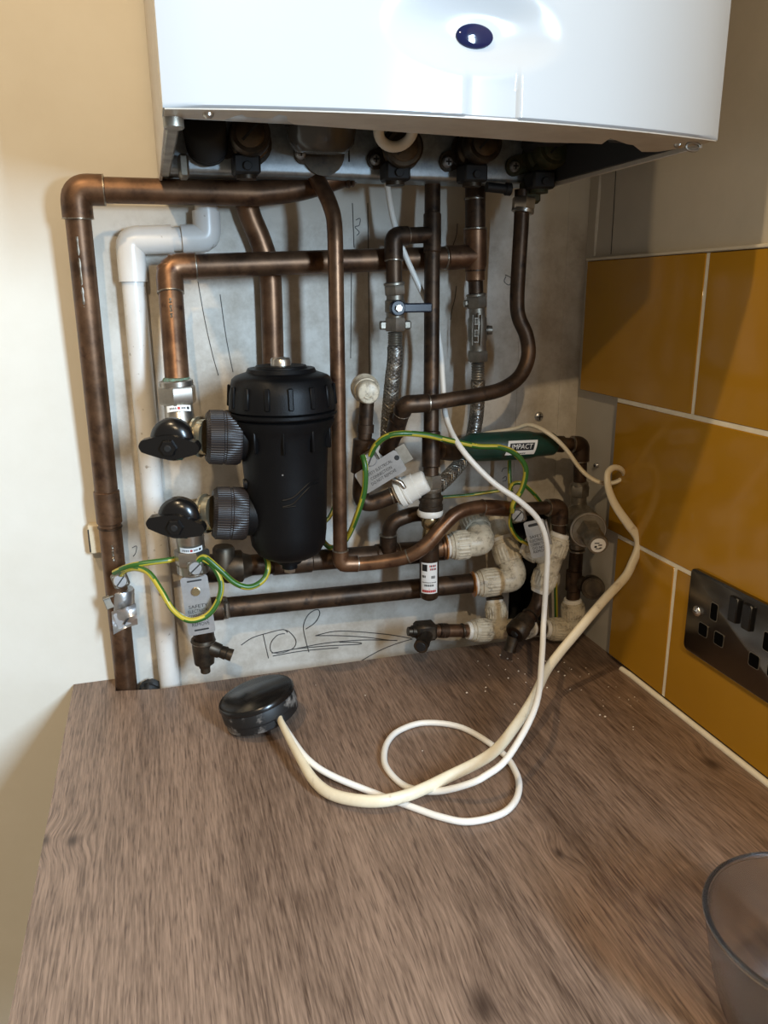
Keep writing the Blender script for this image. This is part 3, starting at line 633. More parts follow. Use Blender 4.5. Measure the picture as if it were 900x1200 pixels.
# labelled stub
t = T('labelled_pipe_stub', 'dark pipe stub wearing a white paper label with red print', 'pipe', P(503, 700, -.075))
la, lb = P(503, 702, -.084), P(503, 634, -.084); RL = .0112
mb = MB(); mb.lathe(la, lb, [(0, RL*.55), (.03, RL*.85), (.08, RL), (1, RL)], 24); part(t, 'tube', mb, 'copper_dark')
ctr = P(503, 674, -.084); up = (lb - la).normalized(); toC = (CP - ctr); toC = (toC - up*toC.dot(up)).normalized(); rt = up.cross(toC)
rt = -rt if rt.dot(CR) < 0 else rt
def cylmap(c, rt_, up_, tc_, R_): return lambda u, v_: c + up_*v_ + (rt_*math.sin(u/R_) + tc_*math.cos(u/R_))*R_
def patch(mb, fn, w_, h_, rad=0, m=0, n=14):
    vs = []; k = 6
    for j in range(k+1):
        for i in range(n+1): vs.append(fn(-w_ + 2*w_*i/n, -h_ + 2*h_*j/k))
    mb.add(vs, [[j*(n+1)+i, j*(n+1)+i+1, (j+1)*(n+1)+i+1, (j+1)*(n+1)+i] for j in range(k) for i in range(n)], m)
mb = MB(); patch(mb, cylmap(ctr, rt, up, toC, RL + .0002), .0105, .0185); lb_ = part(t, 'paper_label', mb, 'paper', 'white label with black and red print')
f_ = cylmap(ctr, rt, up, toC, RL + .0004); mb = MB()
def rect(mb, f_, x, y, w_, h_, m): mb.add([f_(x + w_*a, y + h_*b_) for a, b_ in ((-1, -1), (0, -1), (1, -1), (1, 1), (0, 1), (-1, 1))], [[0, 1, 2, 3, 4, 5]], m)
rect(mb, f_, -.0055, .0125, .0032, .004, 0)
for y, x0_, k in ((.0148, .001, 5), (.011, .0015, 5)):
    for i in range(k): rect(mb, f_, x0_ + i*.0016, y, .0006, .0012, 0 if i % 2 else 1)
for y, x0_, k, hh in ((.002, -.008, 3, .0014), (.0015, .003, 3, .0016), (-.005, -.008, 11, .0005), (-.0085, -.005, 7, .0012)):
    for i in range(k): rect(mb, f_, x0_ + i*.0016, y, .00055, hh, 0)
for i in range(10): rect(mb, f_, -.0078 + i*.0017, -.0155, .0007, .0014, 1)
rect(mb, f_, 0, -.0125, .0085, .0003, 1)
part(lb_, 'print', mb, ['ink_black', 'ink_red'])

# J: capped filling stub
t = T('capped_pipe', 'dark copper pipe bent upwards between two white plastic caps', 'pipe', P(425, 590, -.08))
j = [P(430, 470, -.075), P(427, 520, -.075), P(419, 572, -.075), P(428, 592, -.078), P(470, 577, -.085)]
tubes(t, [j[0], j[1]], R15*.98, 'copper_dark'); tubes(t, [j[1], P(421, 596, -.076), j[4]], R15*1.15, 'copper_dark', R=.022)
coupling(t, P(428.5, 497, -.075), P(428, 507, -.075), R15, 'copper_dark', k=1.15); coupling(t, P(427.5, 514, -.075), P(424, 555, -.075), R15*1.3, 'copper_dark', k=1.2)
ring(t, P(459, 581, -.083), j[4]-j[3], R15*1.15, k=1.1)
def cap(label, a, b_, r, mt='pushfit_clean'):
    t = T('push_fit_stop_end', label, 'stop end', a)
    mb = MB(); mb.lathe(a, b_, [(0, r*.86), (.04, r), (.16, r), (.18, r*.93), (.22, r*.93), (.24, r), (.3, r*1.0), (.33, r*.93), (.62, r*.88), (.64, r*.8), (.92, r*.76), (.98, r*.7), (1, r*.62)], 32); b = part(t, 'body', mb, mt)
    mb = MB(); mb.tube([a - (b_-a).normalized()*.002, a + (b_-a).normalized()*.001], r*.7, 24); part(t, 'collar', mb, mt)
    return t, b
cap('clean white plastic push-fit cap tilted on the bent copper pipe', P(466, 579, -.085), P(500, 563, -.096), .0165)
c0 = P(426, 452, -.06)
t_, b = cap('round white plastic push-fit cap facing out above the dark pipe', P(427, 454, -.06), P(432, 461, -.105), .0152, 'pushfit')
mb = MB(); e = P(432, 461, -.1052); dcap = (P(432, 461, -.105) - P(427, 454, -.06)).normalized(); mb.tube([e + CR*-.004 + CU*-.004 , e + CR*.0 + CU*-.0055, e + CR*.004 + CU*-.003], .0009, 6); part(b, 'mould_mark', mb, 'pushfit')
# dark swan neck below
t = T('copper_pipe', 'short dark copper swan neck dropping into the lower flow pipe', 'pipe', P(455, 640, -.06))
tubes(t, [P(455, 646, -.055), P(456, 612, -.06), P(485, 602, -.06), P(500, 602, -.06)], R15*1.1, 'copper_dark', R=.016)
coupling(t, P(455, 639, -.056), P(455, 627, -.058), R15*1.1, 'copper_dark', k=1.15); ring(t, P(455, 627, -.058), V((0, 0, 1)), R15*1.1, k=1.2)

# K: lower horizontals
t = T('copper_pipe', 'upper of two horizontal copper pipes behind the bottom of the filter', 'pipe', P(240, 665, -.045))
k0, k1 = P(232, 667, -.05), P(520, 645, -.045); tubes(t, [k0, k1], R22, 'copper_dark')
kx = lambda f: k0.lerp(k1, f)
coupling(t, kx(.28), kx(.44), R22, 'copper_dark'); coupling(t, kx(.70), kx(.9), R22, 'copper_dark'); ring(t, kx(.8), k1-k0, R22, k=1.16)
mb = MB(); mb.lathe(kx(.02), kx(.2), [(0, R22), (.05, R22*1.3), (.4, R22*1.35), (.45, R22*1.5), (.8, R22*1.5), (.85, R22*1.2), (1, R22)], 22); mb.lathe(P(262, 668, -.055), P(262, 640, -.055), [(0, .012), (.9, .012), (1, .010)], 18); part(t, 'tee', mb, 'bronze')
t = T('copper_pipe', 'lower of two horizontal copper pipes feeding a white push-fit elbow', 'pipe', P(255, 714, -.045))
k0, k1 = P(246, 714, -.045), P(566, 682, -.058); tubes(t, [k0, k1], R22*.98, 'copper_dark'); kx = lambda f: k0.lerp(k1, f)
ring(t, kx(.05), k1-k0, R22, 'solder', .0035, 1.07); mb = MB(); a = kx(.055); mb.rbox(a + V((0, -.012, .002)), V((.003, 0, 0)), V((0, .003, 0)), V((0, 0, .010)), .002); part(t, 'solder_blob', mb, 'solder')
coupling(t, kx(0), kx(.045), R22, 'copper_dark')

# ------------------------------------------------------------------ magnetic filter
fa, fb = P(341, 657, -.10), P(327, 421, -.10)
ft = T('magnetic_filter', 'black plastic magnetic filter canister with ribbed screw lid', 'filter', fa)
up = V((0, 0, 1)); FB = V(((fa.x+fb.x)/2, -.10, 0))
def fz(py): return P(330, py, -.10).z
def fp(py): return V((FB.x, -.10, fz(py)))
rr = lambda px: px*.835/F
mb = MB(); z0, z1 = fz(655), fz(487); f_ = lambda py: (fz(py)-z0)/(z1-z0)
mb.lathe(fp(655), fp(487), [(f_(655), rr(14)), (f_(652), rr(26)), (f_(646), rr(36)), (f_(636), rr(42)), (f_(620), rr(44)), (f_(560), rr(46)), (f_(510), rr(49)), (f_(500), rr(53)), (f_(494), rr(56)), (f_(489), rr(57)), (1, rr(54))], 48)
body = part(ft, 'canister', mb, 'black_plastic')
mb = MB(); mb.lathe(fp(486), fp(431), [(0, rr(57)), (.04, rr(59)), (.1, rr(59)), (.12, rr(56)), (.15, rr(58.5)), (.5, rr(57)), (.78, rr(53.5)), (.84, rr(50)), (.87, rr(46)), (.92, rr(38)), (1, rr(36))], 60)
lid = part(ft, 'lid', mb, 'black_plastic')
mb = MB(); mb.lathe(fp(440), fp(428), [(0, rr(29)), (.7, rr(29)), (1, rr(27))], 40); part(lid, 'lid_plug', mb, 'black_plastic')
mb = MB(); mb.lathe(fp(430), fp(419), [(0, rr(11)), (.8, rr(11)), (1, rr(9.5))], 20); part(lid, 'bleed_screw', mb, 'nickel')
for k in range(15):
    a = 2*math.pi*k/15 + .1; d = V((math.cos(a), math.sin(a), 0)); s_ = V((-d.y, d.x, 0)); c = fp(461) + d*rr(57.5)
    mb = MB(); ez = (up*.0105 - d*.0009); mb.rbox(c, s_*.0026, d*.0013, ez, .001); part(lid, 'rib', mb, 'black_plastic')
mb = MB(); mb.lathe(fp(666), fp(650), [(0, rr(9)), (.4, rr(9)), (.42, rr(14)), (1, rr(16))], 20, ); part(ft, 'drain_boss', mb, 'black_plastic')
mb = MB(); mb.hexn(fp(671), fp(664), rr(7)); part(ft, 'drain_screw', mb, 'nickel')
tC = (CP - fp(560)); tC.z = 0; tC.normalize(); rtF = V((-tC.y, tC.x, 0)); rtF = -rtF if rtF.dot(CR) < 0 else rtF
def onbody(u, py, lift=0): 
    R_ = rr(46.5 + (560-py)*.035); return V((FB.x, -.10, fz(py))) + (rtF*math.sin(u) + tC*math.cos(u))*(R_ + lift)
for s0 in (0, 7):
    mb = MB(); mb.tube(smooth([onbody(-.1, 575+s0), onbody(.15, 572+s0), onbody(.4, 563+s0*.8), onbody(.6, 557+s0*.7), onbody(.85, 556+s0*.6)], 4), .0009, 6); part(body, 'moulded_wave', mb, 'black_plastic')
mb = MB(); mb.tube([onbody(-.1, 583), onbody(.2, 582)], .0008, 6); part(body, 'moulded_wave', mb, 'black_plastic')
for u, py in ((-.36, 499), (-.07, 546)):
    mb = MB(); c = onbody(u, py); mb.lathe(c - tC*.001, c + tC*.0008, [(0, .0012), (1, .0007)], 10); part(body, 'speck', mb, 'aluminium')
for k in range(5):
    u = -1.25 + k*.62; mb = MB(); c = onbody(u, 508, .002); mb.rbox(c, V((0, 0, 1)).cross(c-fp(508)).normalized()*.0012, (c - fp(508)).normalized()*.003, up*.013, .001); part(body, 'rib', mb, 'black_plastic')
mb = MB(); a = P(296, 566, -.105); mb.lathe(a + V((.008, 0, 0)), a + V((-.009, -.001, 0)), [(0, .0065), (.7, .0065), (1, .005)], 16); part(body, 'side_stub', mb, 'black_plastic')
def port(py, x0_, x1_, yy):
    a, b_ = P(x1_ + 22, py, yy), P(x1_ - 2, py - 1, yy); mb = MB(); mb.lathe(a, b_, [(0, rr(27)), (.5, rr(26)), (1, rr(25))], 30); p_ = part(ft, 'port', mb, 'black_plastic')
    a, b_ = P(x1_, py, yy), P(x0_, py - 1, yy)
    mb = MB(); mb.lathe(a, b_, [(0, rr(24)), (.04, rr(28)), (.12, rr(29.5)), (.45, rr(29.5)), (.47, rr(28.6)), (.52, rr(28.6)), (.54, rr(29.5)), (.9, rr(29)), (1, rr(25))], gear=(60, .0007, rr(28.2))); part(p_, 'union_nut', mb, 'brown_plastic', 'knurled dark brown union nut')
port(513, 241, 283, -.10); port(602, 249, 290, -.10)
def filter_valve(label, up_, ys, body_px, nip, hx, hy, hang, stick):
    """nickel angle valve with black butterfly handle"""
    c = P(*body_px, -.085); t = T('filter_valve', label, 'valve', c)
    e = P(*nip, -.10)
    mb = MB(); mb.lathe(c, e, [(0, rr(17)), (.35, rr(17)), (.4, rr(15.5)), (.62, rr(15.5)), (.64, rr(22)), (.72, rr(22)), (.74, rr(19)), (1, rr(19))], 28); part(t, 'union_tail', mb, 'brass_pale')
    pts = [P(*a, -.075) for a in ys]
    mb = MB(); mb.lathe(c, pts[0], [(0, rr(19)), (.3, rr(18)), (.35, rr(16)), (1, rr(15.5))], 26); bdy = part(t, 'body', mb, 'nickel')
    mb = MB(); mb.hexn(pts[0], pts[1], rr(20.5)); mb.lathe(pts[1], pts[2], [(0, rr(18)), (.8, rr(18)), (1, rr(15))], 26); nut = part(t, 'nut', mb, 'nickel')
    # sticker
    sc = P(*stick, -.075); u_ = (pts[0] - c).normalized(); u_ = u_ if u_.z > 0 else -u_
    tc_ = (CP - sc); tc_ = (tc_ - u_*tc_.dot(u_)).normalized(); r_ = u_.cross(tc_); r_ = -r_ if r_.dot(CR) < 0 else r_
    cc = c + u_*((sc - c).dot(u_)); fm = cylmap(cc, r_, u_, tc_, rr(17.6)); mb = MB(); patch(mb, fm, .0125, .0030); s_ = part(bdy, 'sticker', mb, 'paper', 'white sticker with a red dot')
    fm = cylmap(cc, r_, u_, tc_, rr(17.9)); mb = MB()
    for i, (x, m_) in enumerate(((-.0085, 0), (-.0066, 0), (-.0048, 0), (-.003, 0), (.003, 0), (.0045, 0), (.006, 0))): rect(mb, fm, x, 0, .0005, .0009, 0)
    for x, m_ in ((0, 1), (.0092, 0)): mb.add([fm(x + .0014*math.cos(a), .0014*math.sin(a)) for a in lin(0, 2*math.pi*11/12, 11)], [list(range(12))], m_)
    part(s_, 'print', mb, ['ink_black', 'ink_red'])
    # handle
    h = P(hx, hy, -.118); ax_ = (V((-.28, -.93, -.05))).normalized(); x = V((math.cos(hang), 0, math.sin(hang))); x = (x - ax_*x.dot(ax_)).normalized(); y = ax_.cross(x); y = y if y.z > 0 else -y
    mb = MB(); mb.lathe(c, h, [(0, rr(14)), (1, rr(12))], 20); part(t, 'stem', mb, 'nickel_old')
    mb = MB(); mb.lathe(h - ax_*.012, h + ax_*.006, [(0, rr(20)), (.2, rr(22.5)), (.6, rr(22.5)), (.8, rr(20.5)), (1, rr(13))], 32); ol = []
    for i in range(40):
        a = 2*math.pi*i/40; ca = math.cos(a); ol.append((rr(31)*(abs(ca)**.8)*(1 if ca > 0 else -1), (rr(5) + rr(8)*(1 - abs(ca)**1.1)) * max(-1, min(1, math.sin(a)*2.2))))
    mb.prism(ol, h - y*rr(5) + ax_*.0, x, y, ax_, .011); hd = part(t, 'handle', mb, 'black_gloss', 'black butterfly handle')
    mb = MB(); mb.lathe(h - y*rr(5) + ax_*.006, h - y*rr(5) + ax_*.015, [(0, rr(11)), (.8, rr(9)), (1, rr(8))], 6); part(hd, 'hub', mb, 'black_gloss')
    mb = MB(); mb.lathe(h - y*rr(5) + ax_*.0148, h - y*rr(5) + ax_*.016, [(0, rr(4)), (1, rr(3))], 12); part(hd, 'screw', mb, 'rubber')
    mb = MB(); mb.rbox(h - y*rr(17) + x*rr(9) + ax_*.004, x*.003, y*.002, ax_*.002, .0006); part(hd, 'green_marker', mb, 'green_fitting')
    return t, nut
t, nut = filter_valve('nickel angle valve with a butterfly handle on the upper filter port', 1, [(209, 473), (207, 452), (206, 445)], (213, 512), (243, 512), 201, 516, -.03, (208, 482))
mb = MB(); a = P(207, 445, -.075); mb.lathe(a - V((0, 0, .001)), a + V((0, 0, .002)), [(0, .0142), (.5, .0136), (1, .0125)], 20, gear=(9, .0014, .01)); part(nut, 'verdigris', mb, 'verdigris', 'green corrosion crust')
t, nut = filter_valve('nickel angle valve with a butterfly handle on the lower filter port', -1, [(224, 643), (226, 660), (227, 672)], (220, 603), (251, 601), 209, 608, -.12, (223, 635))

# drain cock leg under lower valve
t = T('drain_pipe', 'dark pipe leg with a drain cock hanging below the lower filter valve', 'pipe', P(242, 785, -.06))
tubes(t, [P(226, 660, -.072), P(240, 752, -.06)], R22*.95, 'copper_dark')
mb = MB(); mb.lathe(P(240, 782, -.06), P(238, 748, -.06), [(0, .006), (.12, .0075), (.16, .011), (.7, .0125), (.9, .0125), (.92, .0138), (1, .013)], 22); dc = part(t, 'drain_cock', mb, 'bronze'); ring(t, P(238.5, 752, -.06), V((0, 0, 1)), .0125)
mb = MB(); mb.lathe(P(243, 758, -.062), P(272, 768, -.07), [(0, .009), (.5, .008), (.55, .0068), (.75, .0075), (.8, .0065), (1, .007)], 18); part(dc, 'spout', mb, 'bronze')
mb = MB(); mb.cyl(P(241, 788, -.06), P(240.5, 781, -.06), .0055, 12); part(dc, 'valve_stem', mb, 'bronze')

# ------------------------------------------------------------------ push fit cluster
def arm(par, a, e, r, mt='pushfit'):
    d = (e - a); mb = MB()
    mb.lathe(a, e, [(0, r*.82), (.01, r*.955), (.08, r*.97), (.1, r), (.66, r), (.68, r*.97), (.84, r*.95), (.86, r*.87), (1, r*.84)], gear=(24, .0008, r*.985)); c = part(par, 'cap', mb, mt)
    mb = MB(); dn = d.normalized(); mb.lathe(e - dn*.001, e + dn*.0045, [(0, r*.76), (.7, r*.76), (1, r*.7)], 24); part(c, 'collar', mb, 'pushfit_clean'); return c
def pf_elbow(label, e1, c, e2, r, f1=.45, f2=.45, amber=True, grp=None):
    t = T('push_fit_elbow', label, 'fitting', c, grp)
    mb = MB(); mb.tube(fillet([c.lerp(e1, f1+.05), c, c.lerp(e2, f2+.05)], r*1.1, 8), r*.86, 24); part(t, 'body', mb, 'pushfit')
    a1 = arm(t, c.lerp(e1, f1), e1, r); arm(t, c.lerp(e2, f2), e2, r)
    if amber:
        d = (e1 - c).normalized(); mb = MB(); mb.lathe(e1 + d*.003, e1 + d*.0065, [(0, r*.72), (.3, r*.9), (.7, r*.9), (1, r*.7)], 24); part(a1, 'seal_ring', mb, 'amber_seal', 'amber seal ring')
    return t
pf_elbow('off white push-fit elbow turning in behind the S bend pipe', P(527, 640, -.075), P(567, 636, -.08), P(552, 604, -.035), .0172)
tt = T('copper_pipe', 'copper stub joining the labelled stub to the push-fit elbow behind the S bend', 'pipe', P(510, 642, -.072)); tubes(tt, [P(505, 643, -.07), P(530, 640, -.075)], .0115, 'copper_warm'); coupling(tt, P(519, 641.5, -.073), P(524, 641, -.074), .0125, 'copper_warm')
pf_elbow('off white push-fit elbow with an amber ring on the lower horizontal pipe', P(559, 684, -.060), P(605, 679, -.065), P(589, 633, -.040), .0174)
mb = MB(); mb.tube([P(590, 636, -.040), P(578, 598, -.018)], .0105, 20); solo('plastic_pipe', 'short off white plastic pipe rising from the amber ringed elbow', 'pipe', mb, 'pushfit')
# tee with drain arm at the bottom
t = T('push_fit_tee', 'off white push-fit tee lying on the worktop beside the drain cock', 'fitting', P(585, 750, -.06))
c = P(585, 738, -.065); mb = MB(); mb.tube([P(572, 738, -.065), P(620, 736, -.06)], .0125, 24); mb.tube([c, P(582, 720, -.062)], .0115, 22); part(t, 'body', mb, 'pushfit')
arm(t, P(574, 738, -.065), P(551, 739, -.066), .0145); arm(t, P(582, 724, -.063), P(580, 705, -.058), .0132); arm(t, P(604, 737, -.062), P(622, 736, -.06), .0140)
t = T('copper_pipe', 'short copper pipe rising out of the tee into the dark gap', 'pipe', P(580, 705, -.058)); tubes(t, [P(580, 706, -.058), P(576, 688, -.05), P(574, 672, -.03)], .0075, 'copper_dark', R=.01)
mb = MB(); mb.lathe(P(580, 703, -.058), P(579.5, 698, -.056), [(0, .0105), (.5, .011), (1, .009)], 22); part(t, 'seal_ring', mb, 'bronze')
t = T('drain_cock', 'black brass drain cock on a copper stub pointing along the worktop', 'valve', P(500, 745, -.07))
tubes(t, [P(556, 739, -.066), P(505, 739, -.068)], R15, 'copper'); coupling(t, P(524, 739, -.067), P(514, 739, -.068), R15, 'copper_dark'); ring(t, P(519, 739, -.067), V((1, 0, 0)), R15, 'solder', .001, 1.18); ring(t, P(542, 739, -.067), V((1, 0, 0)), R15, 'bronze', .002, 1.15)
mb = MB(); mb.rbox(P(498, 739, -.068), V((.0125, -.001, 0)), V((0, .010, 0)), V((0, 0, .0105)), .003); bdy = part(t, 'body', mb, 'bronze')
mb = MB(); mb.lathe(P(487, 740, -.068), P(478, 740, -.068), [(0, .0075), (.5, .0075), (.55, .006), (1, .0055)], 12); part(bdy, 'valve_stem', mb, 'bronze')
mb = MB(); mb.lathe(P(501, 742, -.07), P(493, 758, -.095), [(0, .008), (.6, .0075), (.65, .0085), (1, .0085)], 18); mb.lathe(P(493, 758, -.095), P(492.8, 758.4, -.0956), [(0, .006), (1, .0055)], 16, m=1); part(bdy, 'spout', mb, ['bronze', 'ink_black'])
# right elbow
pf_elbow('off white push-fit elbow on the worktop under the pressure valve', P(642, 737, -.06), P(672, 738, -.06), P(671, 705, -.06), .0150, amber=False)
t = T('copper_pipe', 'short dark copper pipe between the push-fit tee and elbow at the bottom', 'pipe', P(630, 736, -.06)); tubes(t, [P(620, 736, -.06), P(645, 737, -.06)], R15, 'copper_dark'); coupling(t, P(630, 736, -.06), P(636, 736.5, -.06), R15, 'copper_dark', k=1.2)
# slanted tee N3
t = T('push_fit_tee', 'slanting off white push-fit tee below the copper elbow and silver tag', 'fitting', P(640, 660, -.09))
n0, n1, nb = P(655, 629, -.088), P(634, 690, -.09), P(617, 640, -.07); c = P(646, 655, -.09)
mb = MB(); mb.tube([n0.lerp(n1, .2), n1.lerp(n0, .2)], .0135, 24); mb.tube([c, c.lerp(nb, .6)], .0125, 22); part(t, 'body', mb, 'pushfit')
arm(t, n0.lerp(n1, .36), n0, .0152); arm(t, n1.lerp(n0, .34), n1, .0152); arm(t, c.lerp(nb, .45), nb, .0145)
# brown drain valve from N3 down to the front
t = T('drain_cock', 'brown brass drain cock slanting down from the slanting tee', 'valve', P(603, 745, -.10))
d0, d1, d2 = P(635, 690, -.09), P(629, 712, -.092), P(603, 743, -.115)
tubes(t, [d0, d1, d2], .0088, 'copper_dark', R=.012); mb = MB(); mb.lathe(d1.lerp(d2, .45), d2, [(0, .009), (.05, .0118), (.5, .0122), (.55, .0135), (.9, .0135), (1, .0115)], 24); bdy = part(t, 'body', mb, 'bronze')
mb = MB(); mb.lathe(d2, d2 + (d2-d1).normalized()*.002, [(0, .005), (1, .0045)], 6); part(bdy, 'key_socket', mb, 'ink_black')
mb = MB(); mb.lathe(P(602, 746, -.108), P(597, 763, -.110), [(0, .0075), (.7, .007), (1, .0078)], 16); part(bdy, 'spout', mb, 'bronze'); ring(t, d1.lerp(d2, .3), d2-d1, .0088, 'bronze', .0018, 1.2)

# ------------------------------------------------------------------ green fitting, elbow, pressure reducing valve
ga, gb = P(538, 525, -.055), P(650, 520, -.055)
t = T('green_inline_fitting', 'dark green inline fitting with a black and white label', 'fitting', P(595, 540, -.055))
mb = MB(); mb.lathe(ga, gb, [(0, .010), (.06, .0135), (.12, .0165), (.62, .0172), (.72, .0165), (.78, .0145), (.97, .0135), (1, .011)], 36); gbod = part(t, 'body', mb, 'green_fitting')
u_ = (gb - ga).normalized(); cc = P(604, 523, -.055); cc = ga + u_*((cc - ga).dot(u_)); tc_ = (CP - cc); tc_ = (tc_ - u_*tc_.dot(u_)).normalized(); v_ = u_.cross(tc_); v_ = v_ if v_.z > 0 else -v_
RG = .0172
def gm_(lift, sh=.003): return lambda u, v: cc + u_*(u + v*.25) + (v_*math.sin((v - sh)/RG) + tc_*math.cos((v - sh)/RG))*(RG + lift)
def patch2(f_, w_, h_, mt, name, par, lab=None):
    mb = MB(); patch(mb, f_, w_, h_, n=6); return part(par, name, mb, mt, lab)
lbl = patch2(gm_(.0003), .0185, .0085, 'paper', 'label', gbod, 'white bordered label reading IMPACT')
patch2(gm_(.0006, .0018), .0155, .0042, 'ink_black', 'label_panel', lbl)
mb = MB(); f_ = gm_(.0009, .0018); add_text(mb, 'IMPACT', None, None, None, .0078, .026, fn=f_); part(lbl, 'lettering', mb, 'paper')
mb = MB(); f_ = gm_(.0006, .0095)
for i in range(7): rect(mb, f_, -.008 + i*.002, 0, .0006, .0007, 0)
part(lbl, 'small_print', mb, 'ink_black')
t = T('copper_pipe', 'dark copper elbow between the green fitting and the pressure valve', 'pipe', P(680, 560, -.055))
p0, p1, p2 = P(645, 520, -.055), P(681, 521, -.055), P(679, 578, -.055); tubes(t, [p0, p1, p2], R15, 'copper_dark', R=.014); elbow(t, p1, p0, p2, R15, .012, .02, 'copper_dark', R=.014, k=1.3)
coupling(t, p0, P(660, 520.5, -.055), R15, 'bronze', k=1.25)
t = T('pressure_reducing_valve', 'grey brass pressure reducing valve with a stepped round knob', 'valve', P(680, 640, -.06))
mb = MB(); mb.hexn(P(678, 581, -.055), P(679, 568, -.055), .0122); mb.lathe(P(679, 569, -.055), P(679, 564, -.055), [(0, .011), (.6, .011), (1, .009)], 20); mb.lathe(P(678, 590, -.055), P(678, 581, -.055), [(0, .0095), (1, .0098)], 20); part(t, 'nut', mb, 'nickel_old')
b0 = P(676, 606, -.05); b1 = P(690, 622, -.105); b2 = P(701, 639, -.14)
mb = MB(); mb.lathe(P(676, 642, -.055), P(678, 588, -.055), [(0, .0095), (.1, .0095), (.15, .0155), (.8, .0155), (.95, .010), (1, .010)], 26); mb.lathe(b0, b1, [(0, .014), (.2, .0205), (.9, .0212), (.93, .0204), (1, .019)], 36); bdy = part(t, 'body', mb, 'nickel_old')
mb = MB(); mb.lathe(b1 - (b1-b0).normalized()*.004, b1 - (b1-b0).normalized()*.0015, [(0, .0208), (.3, .0216), (.7, .0216), (1, .0208)], 36); part(bdy, 'rim_ring', mb, 'nickel')
dk = (b2 - b1).normalized(); LK = (b2-b1).length
mb = MB(); mb.lathe(b1 - dk*.002, b1 + dk*LK*.45, [(0, .0145), (.7, .014), (1, .0115)], 6); mb.lathe(b1 + dk*LK*.35, b2, [(0, .0105), (.25, .0115), (.3, .0122), (.92, .0122), (1, .011)], 28); kn = part(t, 'knob', mb, 'nickel_old')
mb = MB(); mb.lathe(b2 - dk*.0005, b2 + dk*.0006, [(0, .0088), (1, .0086)], 24); fc = part(kn, 'dial_face', mb, 'paper', 'small round white face')
x, y, d = basis(dk); mb = MB(); o = b2 + dk*.0009
for i, (a, b_, w_, h_) in enumerate(((-.002, .003, .004, .0006), (.002, .0005, .003, .0007), (-.003, -.0015, .002, .0012), (.003, -.003, .002, .0006), (0, -.004, .004, .0005))): mb.rbox(o + x*a + y*b_, x*w_*.7, y*h_, d*.0001, .00005)
part(fc, 'print', mb, 'ink_black')
t = T('copper_pipe', 'dark copper pipe between the pressure valve and the push-fit elbow', 'pipe', P(672, 700, -.058))
tubes(t, [P(676, 640, -.055), P(671, 708, -.06)], R15*1.1, 'copper_dark'); ring(t, P(676, 645, -.0555), V((0, 0, 1)), R15*1.1, 'nickel', .002, 1.2); coupling(t, P(673, 668, -.058), P(671.5, 692, -.059), R15*1.12, 'copper_dark', 'tee')
t = T('brass_plug', 'round brass plug end facing out beside the dark pipe', 'fitting', P(690, 688, -.07))
a, b_ = P(674, 680, -.058), P(694, 688, -.078); tubes(t, [a, b_], .009, 'bronze')
dd = ((CP - b_).normalized() + V((.12, 0, -.18))).normalized(); mb = MB(); mb.lathe(b_ - dd*.014, b_ + dd*.010, [(0, .0135), (.5, .0145), (.9, .0145), (1, .0135)], 28); bdy = part(t, 'body', mb, 'bronze')
mb = MB(); mb.lathe(b_ + dd*.0095, b_ + dd*.0115, [(0, .0125), (.7, .0118), (.75, .0105), (1, .010)], 28); part(bdy, 'face', mb, 'bronze')

# ------------------------------------------------------------------ earth clamps
def frame_cam(o, ang=0, tiltx=0):
    n = V((CP.x - o.x, CP.y - o.y, (CP.z - o.z)*.4)).normalized(); x = V((-n.y, n.x, 0)).normalized(); x = -x if x.dot(CR) < 0 else x; y = n.cross(x); y = -y if y.z < 0 else y
    ca, sa = math.cos(ang), math.sin(ang); return x*ca + y*sa, y*ca - x*sa, n
def clamp_tag(label, px, py, y, w_, h_, ang, lines, th=.0012, screw=None, mt='aluminium', slots=True, loc=None, strap=None):
    o = P(px, py, y); t = T('earth_clamp', label, 'clamp', o); ex, ey, ez = frame_cam(o, math.radians(ang))
    mb = MB(); mb.prism(blob_outline(w_, h_, min(w_, h_)*.22), o, ex, ey, ez, th); tag_ = part(t, 'tag', mb, mt)
    if slots:
        for s_ in (-1, 1):
            mb = MB(); mb.prism(blob_outline(w_*.55, .0009, .0008, 3), o + ey*(h_*.84*s_) + ez*th, ex, ey, ez, .0002); part(tag_, 'slot', mb, 'ink_black')
    mb = MB()
    for i, (tx, yy, hh, ww) in enumerate(lines): add_text(mb, tx, o + ey*yy + ez*(th + .0003), ex, ey, hh, ww)
    if lines: part(tag_, 'lettering', mb, 'ink_black')
    if screw:
        c = P(*screw); mb = MB(); mb.rbox(c - ez*.004, ex*.0085, ey*.0085, ez*.005, .002); part(t, 'terminal', mb, 'nickel_old')
        mb = MB(); mb.lathe(c, c + ez*.006, [(0, .0072), (.7, .0072), (1, .0062)], 24); s_ = part(t, 'screw', mb, 'aluminium')
        d2 = (ex*.8 + ey*.6); mb = MB(); mb.rbox(c + ez*.006, d2*.0062, ez.cross(d2)*.0007, ez*.0003, .0001); part(s_, 'slot', mb, 'ink_black')
    if strap:
        a, b_, r_ = strap; mb = MB(); d = (b_-a).normalized(); x, yv, _ = basis(d)
        mb.lathe(a, b_, [(0, r_), (.05, r_*1.06), (.95, r_*1.06), (1, r_)], 26); part(t, 'strap', mb, mt)
    return t, o, ex, ey, ez
